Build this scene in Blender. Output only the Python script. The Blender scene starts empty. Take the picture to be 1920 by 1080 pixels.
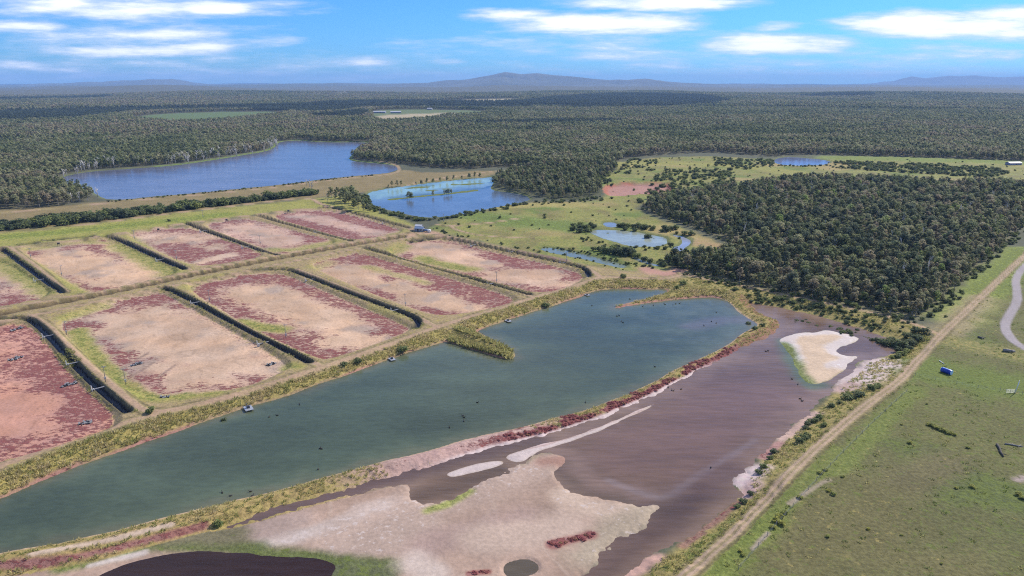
import bpy, math, random
import numpy as np

rng = np.random.default_rng(7)
random.seed(7)
sc = bpy.context.scene
SUN_S, SKY_S, EXPO = 3.9, .138, 0.74
HAZE_D, HAZE_C = 5.2e-5, (.36, .60, 1.0)
DENOISE = False
SKY_T, SKY_SAT = (.15, .375, .74), 1.0
CLOUD_A, CLOUD_B = (3.2, 3.7, 4.8), (5.6, 5.7, 5.9)
COL = sc.collection
D2R = math.pi / 180

# ------------------------------------------------------------------ camera
H, F = 100.0, 1371.0
TH = math.atan(387 / F)
ST, CT = math.sin(TH), math.cos(TH)


def at(u, v, z=0.0):
    """place on the land (height z) seen at photo position u, v"""
    dx, dv = (u - 960) / F, (v - 540) / F
    t = (H - z) / (ST + dv * CT)
    return np.array((dx * t, (CT - dv * ST) * t))


def atl(pts, z=0.0):
    return np.array([at(u, v, z) for u, v in pts])


cam = bpy.data.cameras.new("camera")
cam.sensor_width = 36
cam.lens = 36 * F / 1920
cam.clip_start, cam.clip_end = 1.0, 120000.0
co = bpy.data.objects.new("camera", cam)
COL.objects.link(co)
co.location = (0, 0, H)
co.rotation_euler = (math.pi / 2 - TH, 0, 0)
sc.camera = co

# ------------------------------------------------------------------ numeric helpers
PERM = np.random.default_rng(3).permutation(4096)
GA = np.random.default_rng(4).random(4096) * 2 * np.pi
GX, GY = np.cos(GA), np.sin(GA)


def perlin(x, y, seed=0):
    xi, yi = np.floor(x).astype(np.int64), np.floor(y).astype(np.int64)
    xf, yf = x - xi, y - yi
    u = xf * xf * xf * (xf * (xf * 6 - 15) + 10)
    v = yf * yf * yf * (yf * (yf * 6 - 15) + 10)

    def g(ix, iy, fx, fy):
        h = PERM[(PERM[(ix + seed * 131) & 4095] + iy) & 4095]
        return GX[h] * fx + GY[h] * fy
    a = g(xi, yi, xf, yf)
    b = g(xi + 1, yi, xf - 1, yf)
    c = g(xi, yi + 1, xf, yf - 1)
    d = g(xi + 1, yi + 1, xf - 1, yf - 1)
    return ((a + (b - a) * u) * (1 - v) + (c + (d - c) * u) * v) * 1.5


def fbm(x, y, s, octv=4, seed=0):
    o = np.zeros(np.shape(x))
    a = 1.0
    for k in range(octv):
        o = o + a * perlin(x / s + 17.3 * k, y / s - 9.1 * k, seed + k)
        a *= 0.5
        s *= 0.5
    return o


def sstep(a, b, x):
    t = np.clip((x - a) / (b - a), 0, 1)
    return t * t * (3 - 2 * t)


def smooth(P, n=2, closed=True):
    P = np.asarray(P, float)
    for _ in range(n):
        if closed:
            Q = np.roll(P, -1, 0)
            P = np.stack([P * .75 + Q * .25, P * .25 + Q * .75], 1).reshape(-1, 2)
        else:
            A, B = P[:-1], P[1:]
            M = np.stack([A * .75 + B * .25, A * .25 + B * .75], 1).reshape(-1, 2)
            P = np.vstack([P[:1], M, P[-1:]])
    return P


BIG = 1e4


def _seg(px, py, a, b):
    d = b - a
    t = np.clip(((px - a[0]) * d[0] + (py - a[1]) * d[1]) / max(d @ d, 1e-9), 0, 1)
    return (px - a[0] - t * d[0]) ** 2 + (py - a[1] - t * d[1]) ** 2, t


def sdf(P, x, y, M=40.0):
    """signed distance to a polygon (negative inside), BIG when further than M"""
    P = np.asarray(P)
    out = np.full(x.shape, BIG)
    lo, hi = P.min(0) - M, P.max(0) + M
    k = np.nonzero((x > lo[0]) & (x < hi[0]) & (y > lo[1]) & (y < hi[1]))[0]
    if not len(k):
        return out
    px, py = x[k], y[k]
    best = np.full(px.shape, 1e12)
    ins = np.zeros(px.shape, bool)
    for a, b in zip(P, np.roll(P, -1, 0)):
        d2, _ = _seg(px, py, a, b)
        np.minimum(best, d2, out=best)
        if a[1] != b[1]:
            c = (a[1] > py) != (b[1] > py)
            ins ^= c & (px < (b[0] - a[0]) * (py - a[1]) / (b[1] - a[1]) + a[0])
    d = np.sqrt(best)
    out[k] = np.where(ins, -d, d)
    return out


def pld(P, x, y, M=40.0, along=False):
    """distance to a polyline"""
    P = np.asarray(P)
    out = np.full(x.shape, BIG)
    tt = np.zeros(x.shape)
    lo, hi = P.min(0) - M, P.max(0) + M
    k = np.nonzero((x > lo[0]) & (x < hi[0]) & (y > lo[1]) & (y < hi[1]))[0]
    if len(k):
        px, py = x[k], y[k]
        best = np.full(px.shape, 1e12)
        L = np.concatenate([[0], np.cumsum(np.linalg.norm(np.diff(P, axis=0), axis=1))])
        ts = np.zeros(px.shape)
        for i in range(len(P) - 1):
            d2, t = _seg(px, py, P[i], P[i + 1])
            m = d2 < best
            best[m] = d2[m]
            ts[m] = L[i] + t[m] * (L[i + 1] - L[i])
        out[k] = np.sqrt(best)
        tt[k] = ts / L[-1]
    return (out, tt) if along else out


# ------------------------------------------------------------------ what lies where (traced on the photo, then carried to the land)
Z_BED, Z_POND, Z_BROWN, Z_FLAT = -1.2, -2.2, -2.35, -2.0
Z_LAKE, Z_MID, Z_MARSH = -1.0, -1.0, -0.8

LAKE = [(203, 376), (267, 371), (367, 362), (450, 354), (533, 346), (630, 333), (707, 327), (737, 323), (747, 317), (741, 310), (707, 306),
        (668, 303), (652, 299), (660, 290), (682, 279), (704, 268), (660, 266), (640, 267), (583, 266), (567, 263), (540, 264), (520, 267), (510, 282),
        (460, 290), (400, 300), (333, 310), (233, 317), (160, 322), (112, 332), (122, 345), (165, 355), (186, 367)]
MIDP = [(682, 363), (720, 354), (773, 347), (847, 338), (907, 333), (930, 331), (925, 345), (917, 356), (950, 360), (985, 366), (997, 374),
        (985, 379), (940, 387), (907, 394), (857, 404), (807, 409), (780, 406), (727, 394), (692, 384)]
RPOND = [(1450, 299), (1467, 294), (1513, 296), (1563, 302), (1547, 310), (1493, 311), (1453, 308)]
MA1 = [(1100, 433), (1125, 430), (1173, 432), (1240, 443), (1253, 450), (1250, 458), (1237, 462), (1190, 464), (1155, 455), (1120, 444)]
MA2 = [(1128, 419), (1140, 416), (1156, 417), (1158, 426), (1140, 427)]
MA3 = [(1007, 466), (1030, 464), (1057, 468), (1113, 481), (1170, 495), (1176, 501), (1160, 503), (1107, 489), (1040, 476)]
MA4 = [(1256, 440), (1268, 440), (1285, 445), (1297, 451), (1294, 459), (1284, 465), (1276, 472), (1263, 469), (1261, 463), (1276, 460), (1282, 452), (1272, 446)]
MA5 = [(1182, 481), (1195, 482), (1208, 490), (1225, 494), (1242, 498), (1238, 501), (1215, 496), (1192, 489)]
GREEN = [(-420, 1075), (-200, 1000), (0, 935), (25, 924), (87, 898), (183, 860), (260, 834), (333, 808), (417, 779), (467, 762), (547, 740), (593, 721), (640, 706),
         (720, 677), (773, 658), (827, 643), (838, 640), (873, 652), (923, 667), (945, 673), (963, 672), (968, 667), (957, 655), (927, 639),
         (897, 624), (893, 619), (947, 602), (990, 587), (1040, 572), (1097, 553), (1120, 543), (1173, 541), (1220, 543), (1247, 541), (1254, 547), (1240, 554),
         (1180, 568), (1148, 576), (1152, 579), (1190, 571), (1238, 565), (1280, 560), (1323, 556), (1362, 561), (1381, 581), (1400, 595), (1424, 608), (1410, 617), (1390, 626), (1370, 645),
         (1327, 667), (1280, 686), (1207, 727), (1107, 767), (973, 803), (873, 823), (813, 845), (707, 867), (640, 887), (533, 917), (393, 950),
         (267, 983), (183, 1003), (100, 1020), (0, 1038), (-420, 1125)]
BROWN = [(1404, 567), (1447, 573), (1493, 582), (1547, 597), (1613, 614), (1645, 627), (1675, 637), (1697, 647), (1693, 656), (1680, 664), (1650, 670), (1615, 677),
         (1600, 700), (1567, 717), (1560, 738), (1520, 770), (1467, 817), (1430, 850), (1387, 890), (1370, 903), (1392, 917), (1387, 933), (1347, 967), (1280, 1016),
         (1233, 1036), (1180, 1068), (1150, 1120), (1060, 1120), (1097, 1073), (1140, 1030), (1187, 1000), (1233, 957), (1236, 948),
         (1140, 941), (1090, 930), (1046, 905), (1036, 890), (1060, 868), (1056, 855), (1017, 849), (1003, 858), (973, 873), (913, 902), (847, 935), (805, 951), (775, 938), (762, 918), (778, 903),
         (707, 918), (640, 931), (567, 950), (500, 970), (440, 988), (415, 992), (433, 980), (533, 947), (640, 919), (707, 901), (790, 878), (873, 854), (940, 833), (1007, 820),
         (1073, 801), (1123, 784), (1207, 749), (1253, 724), (1280, 711), (1347, 674), (1413, 640), (1447, 629), (1464, 610), (1460, 602), (1424, 589), (1407, 572)]
ISLET = [(836, 888), (855, 878), (900, 866), (938, 862), (946, 866), (930, 874), (890, 884), (850, 893)]
SANDBAR = [(946, 852), (990, 838), (1060, 822), (1110, 805), (1160, 782), (1230, 753), (1233, 756), (1165, 788), (1112, 811), (1062, 829), (1012, 842), (1000, 852), (980, 865), (955, 863)]
FLATISLE = [(1477, 627), (1507, 620), (1530, 622), (1550, 617), (1575, 623), (1593, 625), (1615, 634), (1592, 644), (1573, 650), (1566, 658), (1590, 667), (1613, 667),
            (1580, 693), (1550, 712), (1527, 720), (1507, 712), (1496, 700), (1487, 672), (1474, 652), (1460, 635)]
DARKP = [(150, 1100), (187, 1078), (233, 1057), (317, 1038), (383, 1032), (467, 1038), (540, 1045), (600, 1050), (632, 1058), (618, 1080), (600, 1125), (150, 1140)]
POOL = [(942, 1065), (950, 1054), (983, 1047), (1003, 1053), (1012, 1067), (1000, 1079), (960, 1085), (946, 1078)]
FLAT = [(415, 990), (500, 969), (640, 930), (778, 902), (900, 880), (1000, 852), (1060, 850), (1100, 920), (1240, 945), (1233, 957), (1187, 1000), (1140, 1030), (1097, 1073), (1050, 1130),
        (0, 1150), (-60, 1090), (60, 1070), (183, 1050), (300, 1013), (380, 994)]

BEDS = {  # name: outline, base colour, red, green
    0: ([(-160, 625), (0, 611), (55, 608), (88, 640), (118, 688), (168, 738), (222, 786), (200, 812), (0, 868), (-260, 945)], (.62, .335, .24), .46, .0),
    1: ([(105, 610), (153, 586), (217, 565), (300, 549), (318, 556), (420, 613), (548, 686), (520, 702), (483, 721), (400, 739), (300, 750), (262, 742), (213, 712), (160, 665)], (.57, .41, .29), .30, .3),
    2: ([(348, 541), (373, 528), (467, 514), (527, 513), (560, 525), (640, 560), (765, 612), (768, 622), (700, 648), (627, 672), (602, 676), (520, 640), (430, 593)], (.58, .41, .28), .44, .2),
    3: ([(578, 498), (610, 487), (640, 483), (673, 473), (760, 500), (880, 533), (968, 560), (955, 571), (907, 583), (840, 593), (807, 591), (720, 560), (640, 527)], (.58, .41, .28), .42, .2),
    4: ([(728, 478), (745, 461), (775, 453), (807, 450), (850, 454), (940, 477), (1040, 499), (1090, 513), (1095, 524), (1057, 543), (1007, 553), (930, 530), (830, 505)], (.57, .40, .28), .40, .4),
    5: ([(-260, 470), (-100, 478), (0, 487), (50, 515), (108, 556), (0, 577), (-260, 625)], (.52, .37, .27), .48, .4),
    6: ([(38, 470), (73, 462), (187, 449), (210, 452), (270, 477), (338, 510), (300, 523), (187, 548), (160, 550), (100, 510)], (.60, .42, .28), .38, .5),
    7: ([(232, 441), (277, 433), (347, 424), (430, 452), (513, 480), (400, 499), (357, 500), (290, 470)], (.58, .42, .30), .52, .4),
    8: ([(375, 422), (430, 414), (480, 411), (560, 436), (636, 453), (600, 465), (533, 479), (510, 474), (440, 447)], (.58, .41, .31), .50, .4),
    9: ([(500, 406), (567, 396), (613, 394), (660, 404), (750, 430), (752, 438), (670, 452), (640, 446), (570, 425)], (.54, .38, .30), .58, .3),
}
LINERS = [  # black-lined drains on the right hand side of each bed
    [(-20, 604), (30, 601), (62, 605), (98, 640), (133, 682), (180, 729), (240, 779)],
    [(306, 545), (330, 552), (440, 612), (580, 686)],
    [(470, 511), (525, 508), (552, 513), (640, 549), (723, 580), (773, 599), (786, 608), (780, 620)],
    [(684, 469), (760, 490), (880, 526), (992, 557)],
    [(770, 455), (823, 447), (873, 457), (973, 480), (1073, 501), (1101, 511), (1103, 523)],
    [(2, 470), (50, 505), (117, 553)],
    [(36, 464), (117, 450), (187, 446), (212, 448), (270, 474), (346, 509)],
    [(346, 421), (430, 450), (519, 482)],
    [(482, 407), (560, 430), (658, 455)],
    [(560, 393), (613, 391), (650, 398), (767, 431)],
]
DRAIN = [(-300, 645), (0, 591), (200, 553), (350, 520), (500, 490), (640, 464), (755, 446)]
TRACKS = [  # polyline, width m
    ([(-300, 975), (-100, 908), (0, 876), (83, 844), (183, 811), (247, 789), (333, 769), (417, 748), (493, 725), (633, 680), (700, 657), (800, 621), (850, 604), (923, 583), (1007, 557), (1090, 533), (1123, 520), (1160, 521), (1240, 525), (1275, 517)], 3.2),
    ([(60, 592), (92, 612), (135, 655), (200, 713), (258, 768), (300, 775), (400, 752)], 2.6),
    ([(318, 541), (433, 596), (520, 645), (600, 687)], 2.6),
    ([(555, 505), (600, 523), (707, 565), (787, 596), (812, 612), (830, 610)], 2.6),
    ([(705, 468), (850, 511), (1003, 558)], 1.6),
    ([(765, 444), (800, 441), (840, 443), (940, 467), (1073, 496), (1107, 506), (1125, 519)], 3.0),
    ([(-300, 632), (0, 580), (200, 545), (350, 512), (500, 482), (640, 458), (765, 438)], 2.2),
    ([(-300, 664), (0, 603), (75, 590), (200, 562), (350, 531), (500, 501), (640, 472), (720, 456), (780, 443)], 2.4),
    ([(-300, 500), (0, 463), (25, 465), (200, 442), (350, 418), (480, 403), (567, 391), (650, 394), (770, 428), (790, 440)], 3.0),
    ([(20, 465), (70, 500), (125, 548)], 1.8), ([(213, 443), (290, 473), (355, 505)], 1.8), ([(355, 418), (440, 446), (530, 478)], 1.8), ([(490, 404), (580, 430), (668, 452)], 1.8),
    ([(1180, 1180), (1240, 1115), (1287, 1077), (1370, 1002), (1493, 875), (1567, 808), (1633, 754), (1690, 713), (1713, 683), (1763, 629), (1813, 583), (1920, 480), (2050, 365)], 2.4),
    ([(1275, 513), (1330, 526), (1407, 540), (1513, 562), (1613, 582), (1680, 598), (1725, 612), (1760, 628)], 2.2),
    ([(-300, 420), (0, 399), (100, 391), (283, 373), (367, 366), (467, 357), (560, 346), (630, 336), (707, 331), (745, 324), (750, 316), (742, 307), (710, 303)], 3.0),
    ([(-300, 460), (0, 437), (100, 429), (200, 417), (300, 403), (400, 391), (500, 379), (583, 370), (600, 384), (640, 392)], 3.0),
    ([(745, 352), (783, 342), (850, 331), (940, 320), (990, 317)], 3.0),
    ([(820, 422), (850, 424), (900, 420), (980, 412)], 2.0), ([(845, 424), (855, 432), (900, 443), (1000, 447)], 1.6),
]
GPATH = ([(1960, 672), (1925, 655), (1897, 639), (1882, 613), (1891, 592), (1908, 567), (1907, 545), (1903, 523), (1920, 499), (1960, 470), (2050, 430)], 3.7)
PIT = [(1140, 349), (1180, 346), (1250, 345), (1254, 356), (1240, 364), (1195, 365), (1142, 372)]
# broad covers
COMPLEX = [(-600, 640), (-300, 505), (0, 465), (200, 443), (480, 404), (600, 389), (650, 393), (800, 432), (1000, 475), (1130, 505), (1280, 512), (1300, 560), (1100, 575), (700, 700), (0, 960), (-600, 1150)]
NORTHSTRIP = [(-400, 470), (0, 437), (200, 417), (400, 392), (600, 372), (680, 360), (690, 390), (800, 428), (700, 415), (600, 388), (480, 402), (200, 442), (0, 465), (-300, 505)]
CAUSE = [(-400, 455), (0, 437), (200, 416), (400, 390), (600, 370), (680, 362), (780, 345), (930, 330), (930, 318), (800, 325), (760, 318), (745, 322), (630, 333), (467, 352), (300, 368), (190, 378), (100, 388), (-400, 418)]
MEADOW = [(800, 432), (840, 412), (940, 390), (1000, 378), (1060, 380), (1140, 374), (1135, 345), (1080, 345), (1150, 320), (1180, 298), (1330, 292), (1450, 300), (1700, 298), (1900, 304), (2200, 315),
          (2200, 350), (1920, 350), (1700, 340), (1500, 330), (1330, 355), (1200, 380), (1190, 395), (1260, 420), (1380, 470), (1300, 500), (1280, 520), (1130, 505), (1000, 475), (850, 440)]
RFIELD = [(1180, 1250), (1240, 1115), (1370, 1002), (1493, 875), (1633, 754), (1713, 683), (1813, 583), (1920, 480), (2050, 365), (2300, 380), (3600, 1400)]
RBANK = [(1150, 1200), (1240, 1115), (1370, 1002), (1493, 875), (1633, 754), (1713, 683), (1763, 629), (1680, 598), (1513, 562), (1407, 540), (1275, 513), (1250, 560), (1400, 575), (1600, 620), (1680, 650), (1600, 690), (1440, 840), (1370, 910), (1380, 940), (1230, 1040), (1140, 1130)]
FOREST = [(-600, 415), (-300, 403), (0, 394), (110, 388), (186, 375), (170, 366), (150, 358), (112, 347), (100, 332), (150, 319), (233, 314), (333, 307), (400, 297), (460, 287), (508, 280), (517, 265), (567, 261), (583, 264), (640, 265), (706, 265),
          (686, 279), (664, 290), (657, 298), (700, 303), (745, 306), (790, 312), (860, 318), (960, 312), (1020, 316), (1080, 312), (1150, 305), (1175, 296), (1250, 290), (1330, 285), (1400, 290), (1450, 294), (1500, 289), (1600, 292), (1700, 294), (1800, 298), (1900, 301), (2400, 318),
          (5200, 166), (-3400, 166)]
FWEST = [(945, 354), (915, 347), (935, 330), (1000, 314), (1080, 306), (1150, 302), (1160, 318), (1135, 332), (1110, 345), (1130, 358), (1128, 366), (1090, 373), (1040, 374), (1000, 366)]
FNEAR = [(1238, 495), (1290, 512), (1400, 537), (1520, 561), (1620, 580), (1690, 594), (1735, 596), (1785, 548), (1850, 488), (1905, 437), (2030, 330), (1980, 342), (1880, 350), (1700, 345), (1560, 338), (1470, 338), (1400, 352), (1330, 360),
         (1250, 372), (1200, 388), (1225, 402), (1300, 425), (1385, 462), (1350, 478), (1262, 488)]
SCRUB = [([(1340, 296), (1450, 301), (1450, 312), (1400, 318), (1340, 312)], .5), ([(1565, 303), (1850, 312), (1900, 325), (1850, 334), (1560, 315)], .6), ([(1240, 320), (1370, 318), (1380, 345), (1270, 365), (1190, 385)], .35),
         ([(1060, 330), (1140, 325), (1150, 345), (1080, 350)], .7), ([(1180, 298), (1240, 300), (1230, 320), (1150, 330)], .25), ([(1070, 425), (1110, 412), (1130, 422), (1095, 447), (1070, 440)], .5),
         ([(1120, 462), (1190, 468), (1200, 482), (1130, 478)], 1.0), ([(1150, 422), (1260, 428), (1300, 442), (1250, 436), (1160, 428)], .6), ([(1230, 478), (1290, 478), (1300, 505), (1240, 500)], .8)]
PINES = [[(-900, 225), (0, 212), (200, 208), (430, 202), (560, 199), (640, 194), (900, 191), (1010, 195), (1010, 205), (915, 206), (700, 203), (620, 214), (560, 213), (430, 206), (240, 213), (150, 226), (0, 232), (-900, 250)],
         [(970, 190), (1200, 180), (1380, 188), (1330, 203), (1000, 207)], [(-600, 196), (0, 187), (130, 184), (220, 182), (200, 187), (0, 193), (-600, 205)], [(1500, 182), (1640, 181), (1640, 185), (1500, 186)], [(560, 219), (640, 214), (692, 208), (690, 220), (640, 226)],
         [(800, 236), (1000, 231), (1180, 229), (1170, 233), (960, 238)]]
FIELDS = [([(235, 222), (300, 213), (450, 208), (560, 211), (480, 221), (400, 229), (300, 231)], (.12, .165, .06)), ([(692, 221), (700, 207), (760, 205), (915, 207), (900, 217), (830, 218), (780, 218)], (.13, .165, .065)),
          ([(700, 216), (800, 212), (870, 211), (800, 226), (740, 230), (705, 229)], (.40, .33, .20)), ([(815, 190), (900, 187), (978, 187), (960, 194), (815, 194)], (.42, .36, .20)), ([(565, 218), (650, 218), (610, 226)], (.34, .30, .16)), ([(610, 179), (655, 178), (650, 180)], (.40, .38, .32))]
DIVS = [([(733, 374), (770, 370), (800, 367), (853, 362), (892, 357)], 2.2), ([(768, 353), (785, 351), (800, 351)], 3.0), ([(850, 346), (875, 346), (900, 344)], 2.5), ([(800, 358), (840, 354)], 1.2)]
MOUNDS = [((940, 410), 9, 1.6), ((1030, 403), 10, 1.5), ((985, 412), 14, 1.2), ((1100, 415), 8, 1.0), ((900, 395), 10, .8)]

# ------------------------------------------------------------------ the land: one graded sheet, fine near, coarse far
az = np.concatenate([np.arange(-180, -48, 4), np.arange(-48, 48.001, 0.085), np.arange(52, 181, 4)]) * D2R
vv = np.concatenate([np.arange(1230, 330, -2.3), np.arange(330, 190, -1.5), np.arange(190, 157, -1.0)])
rr = np.array([at(960, v)[1] for v in vv])
rr = np.concatenate([[4, 15, 30, 45, 60, 75, 88, 98], rr[rr > 104], [28000, 30000]])
NA, NR = len(az), len(rr)
RR, AA = np.meshgrid(rr, az, indexing="ij")
X, Y = (RR * np.sin(AA)).ravel(), (RR * np.cos(AA)).ravel()
R = RR.ravel()
NV = X.size
near = R < 1500


def S(name_pts, z=0.0, n=2, M=45.0):
    return sdf(smooth(atl(name_pts, z), n), X, Y, M)


wob = fbm(X, Y, 9, 3, 11)
wob2 = fbm(X, Y, 2.6, 2, 21)
dl = {k: S(p, z) for k, p, z in [("lake", LAKE, Z_LAKE), ("mid", MIDP, Z_MID), ("rp", RPOND, Z_MID), ("ma1", MA1, Z_MARSH), ("ma2", MA2, Z_MARSH), ("ma3", MA3, Z_MARSH), ("ma4", MA4, Z_MARSH), ("ma5", MA5, Z_MARSH),
                                 ("green", GREEN, Z_POND), ("brown", BROWN, Z_BROWN), ("dark", DARKP, Z_BROWN), ("pool", POOL, Z_BROWN), ("flat", FLAT, Z_FLAT),
                                 ("islet", ISLET, Z_FLAT), ("bar", SANDBAR, Z_FLAT), ("isle", FLATISLE, Z_FLAT), ("pit", PIT, -2.0)]}
dbed = {k: S(b[0], Z_BED) for k, b in BEDS.items()}
lin_px = [smooth(atl(p, -1.6), 2, False) for p in LINERS]
dlin = np.min([pld(p, X, Y, 14) for p in lin_px], 0)
ddrain = pld(smooth(atl(DRAIN, -.8), 2, False), X, Y, 20)
trk_w = [(smooth(atl(p), 3, False), w) for p, w in TRACKS]
dtrk = np.full(NV, BIG)
for p, w in trk_w:
    dtrk = np.minimum(dtrk, pld(p, X, Y, 12) - w / 2)
gp = smooth(atl(GPATH[0]), 3, False)
dpath = pld(gp, X, Y, 14) - GPATH[1] / 2
cov = {k: S(p, 0, 1, M) for k, p, M in [("complex", COMPLEX, 40), ("north", NORTHSTRIP, 20), ("cause", CAUSE, 20), ("meadow", MEADOW, 40), ("rfield", RFIELD, 30), ("rbank", RBANK, 20), ("fnear", FNEAR, 30), ("forest", FOREST, 60), ("fwest", FWEST, 40)]}

# heights
Z = 0.10 * fbm(X, Y, 14, 4, 31) * sstep(60, 130, R)
far = sstep(2200, 9000, R)
Z += far * (22 + 38 * fbm(X, Y, 2600, 3, 41)) * sstep(2500, 5000, R)
Z += sstep(1500, 3500, R) * 3.0 * fbm(X, Y, 500, 3, 44)
for (u, v), rad, h in MOUNDS:
    c = at(u, v)
    Z += h * np.exp(-((X - c[0]) ** 2 + (Y - c[1]) ** 2) / rad ** 2)
Z += 0.25 * np.exp(-(np.clip(dtrk, 0, None) / 4) ** 2) * near


def carve(Z, d, level, slope, jit=0.0, depth=None, ease=0.0):
    dd = d + jit * wob
    out = level + np.clip(dd, 0, None) * slope + ease
    zz = np.minimum(Z, np.where(d < BIG / 2, out, 1e3))
    ins = dd < 0
    if depth:
        zz = np.where(ins, np.minimum(zz, level - np.clip(-dd * .12, 0.02, depth)), zz)
    else:
        zz = np.where(ins, np.minimum(Z, level), zz)
    return zz


rough = 0.05 * fbm(X, Y, 5, 3, 51)
for k in BEDS:
    Z = carve(Z, dbed[k], Z_BED, .55)
Z = np.where(np.min([dbed[k] for k in BEDS], 0) < 0, Z + rough, Z)
fd = dl["flat"] + .6 * wob
Z = np.where(dl["flat"] < BIG / 2, np.minimum(Z, np.where(fd < 0, Z_FLAT + .06 * fbm(X, Y, 12, 3, 52), Z_FLAT + fd * .3)), Z)
Zb = carve(Z, dl["brown"] + .8 * wob2, Z_BROWN, .24, 1.2, .9)
for k in ("islet", "bar", "isle"):
    j = dl[k] + (.5 if k != "isle" else 1.1) * wob
    Zb = np.where(j < 1.5, np.maximum(Zb, np.clip(Z_BROWN - j * .14, None, Z_FLAT + .1 + .04 * wob)), Zb)
Z = Zb
Z = carve(Z, dl["dark"], Z_BROWN, .1, .6, .8)
Z = carve(Z, dl["pool"], Z_BROWN + .05, .35, .15, .8)
Z = carve(Z, dl["green"], Z_POND, .32, .45, 1.5)
for k, lv in (("mid", Z_MID), ("rp", Z_MID), ("ma1", Z_MARSH), ("ma2", Z_MARSH), ("ma3", Z_MARSH), ("ma4", Z_MARSH), ("ma5", Z_MARSH)):
    Z = carve(Z, dl[k], lv, .3, .9, .8)
for pts, w in DIVS:
    dd_ = pld(smooth(atl(pts, Z_MID), 2, False), X, Y, 30) - w + 1.2 * wob
    Z = np.where(dd_ < 6, np.maximum(Z, Z_MID + np.clip(.3 - .12 * np.clip(dd_, 0, None), -1, .3)), Z)
Z = carve(Z, dl["lake"], Z_LAKE, .2, 1.5, 2.0)
Z = carve(Z, ddrain, -1.7, .55)
Z = np.where(ddrain < 2.0, -1.7, Z)
Z = np.minimum(Z, np.where(dlin < BIG / 2, -1.95 + np.clip(dlin - .55, 0, None) * 1.7, 1e3))
Z = carve(Z, dl["pit"], -3.2, .6, .6)
ZG = Z.reshape(NR, NA)


def height(x, y):
    x, y = np.atleast_1d(x).astype(float), np.atleast_1d(y).astype(float)
    a, r = np.arctan2(x, y), np.hypot(x, y)
    fi = np.interp(r, rr, np.arange(NR))
    fj = np.interp(a, az, np.arange(NA))
    i, j = np.clip(fi.astype(int), 0, NR - 2), np.clip(fj.astype(int), 0, NA - 2)
    u, v = fi - i, fj - j
    return (ZG[i, j] * (1 - u) * (1 - v) + ZG[i + 1, j] * u * (1 - v) + ZG[i, j + 1] * (1 - u) * v + ZG[i + 1, j + 1] * u * v)


def capsule(pts, w, z=0.0, soft=.7):
    d = pld(smooth(atl(pts, z), 1, False), X, Y, w * 2.5)
    return 1 - sstep(w * (1 - soft), w * (1 + soft), d + .35 * w * wob)


dg, db = dl["green"], dl["brown"]
# colours (of the soil and the plants on it)
C = np.empty((NV, 3))
C[:] = (.10, .105, .065)
V = np.zeros((NV, 4))   # red samphire, green grass, dry grass, salt crust


def paint(m, c, veg=None):
    m = np.clip(m, 0, 1)[:, None]
    C[:] = C * (1 - m) + np.asarray(c) * m
    if veg is not None:
        V[:] = V * (1 - m) + np.asarray(veg) * m


def inside(d, w=2.0, j=1.0):
    return 1 - sstep(-w, w, d + j * wob)


big = fbm(X, Y, 45, 4, 61)
big2 = fbm(X, Y, 110, 3, 71)
paint(inside(cov["forest"], 6, 4), (.12, .115, .07))
for p, c in FIELDS:
    paint(inside(S(p, 0, 1, 60), 12, 4), c)
paint(inside(cov["cause"], 4, 2), (.235, .18, .085), (0, .35, .35, 0))
paint(inside(cov["north"], 4, 2), (.30, .285, .075), (0, .45, .45, 0))
paint(inside(cov["meadow"], 5, 3), (.255, .25, .070), (0, .5, .42, 0))
paint(inside(cov["meadow"], 5, 3) * sstep(.05, .6, big), (.16, .22, .05), (0, .7, .2, 0))
paint(inside(cov["meadow"], 5, 3) * sstep(-.1, .5, fbm(X, Y, 20, 4, 191)) * .8, (.20, .165, .065), (0, .5, .4, 0))
paint(inside(cov["meadow"], 5, 3) * sstep(.15, .7, -big2), (.33, .255, .11), (0, .2, .6, 0))
paint(inside(cov["complex"], 3, 2), (.32, .24, .125), (0, .12, .50, 0))
paint(inside(cov["rfield"], 2, 1), (.140, .136, .050), (0, .45, .25, 0))
paint(inside(cov["rfield"], 2, 1) * sstep(.0, .55, big), (.105, .125, .040), (0, .62, .1, 0))
paint(inside(cov["rfield"], 2, 1) * sstep(.05, .6, fbm(X, Y, 60, 4, 77)) * .55, (.145, .122, .055), (0, .3, .35, 0))
paint(inside(cov["rbank"], 2, 1), (.29, .235, .085), (0, .45, .55, 0))
paint(inside(cov["fnear"], 4, 2), (.15, .14, .075), (0, .3, .1, 0))
paint(inside(cov["fwest"], 4, 2), (.09, .095, .045), (0, .4, .1, 0))
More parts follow.
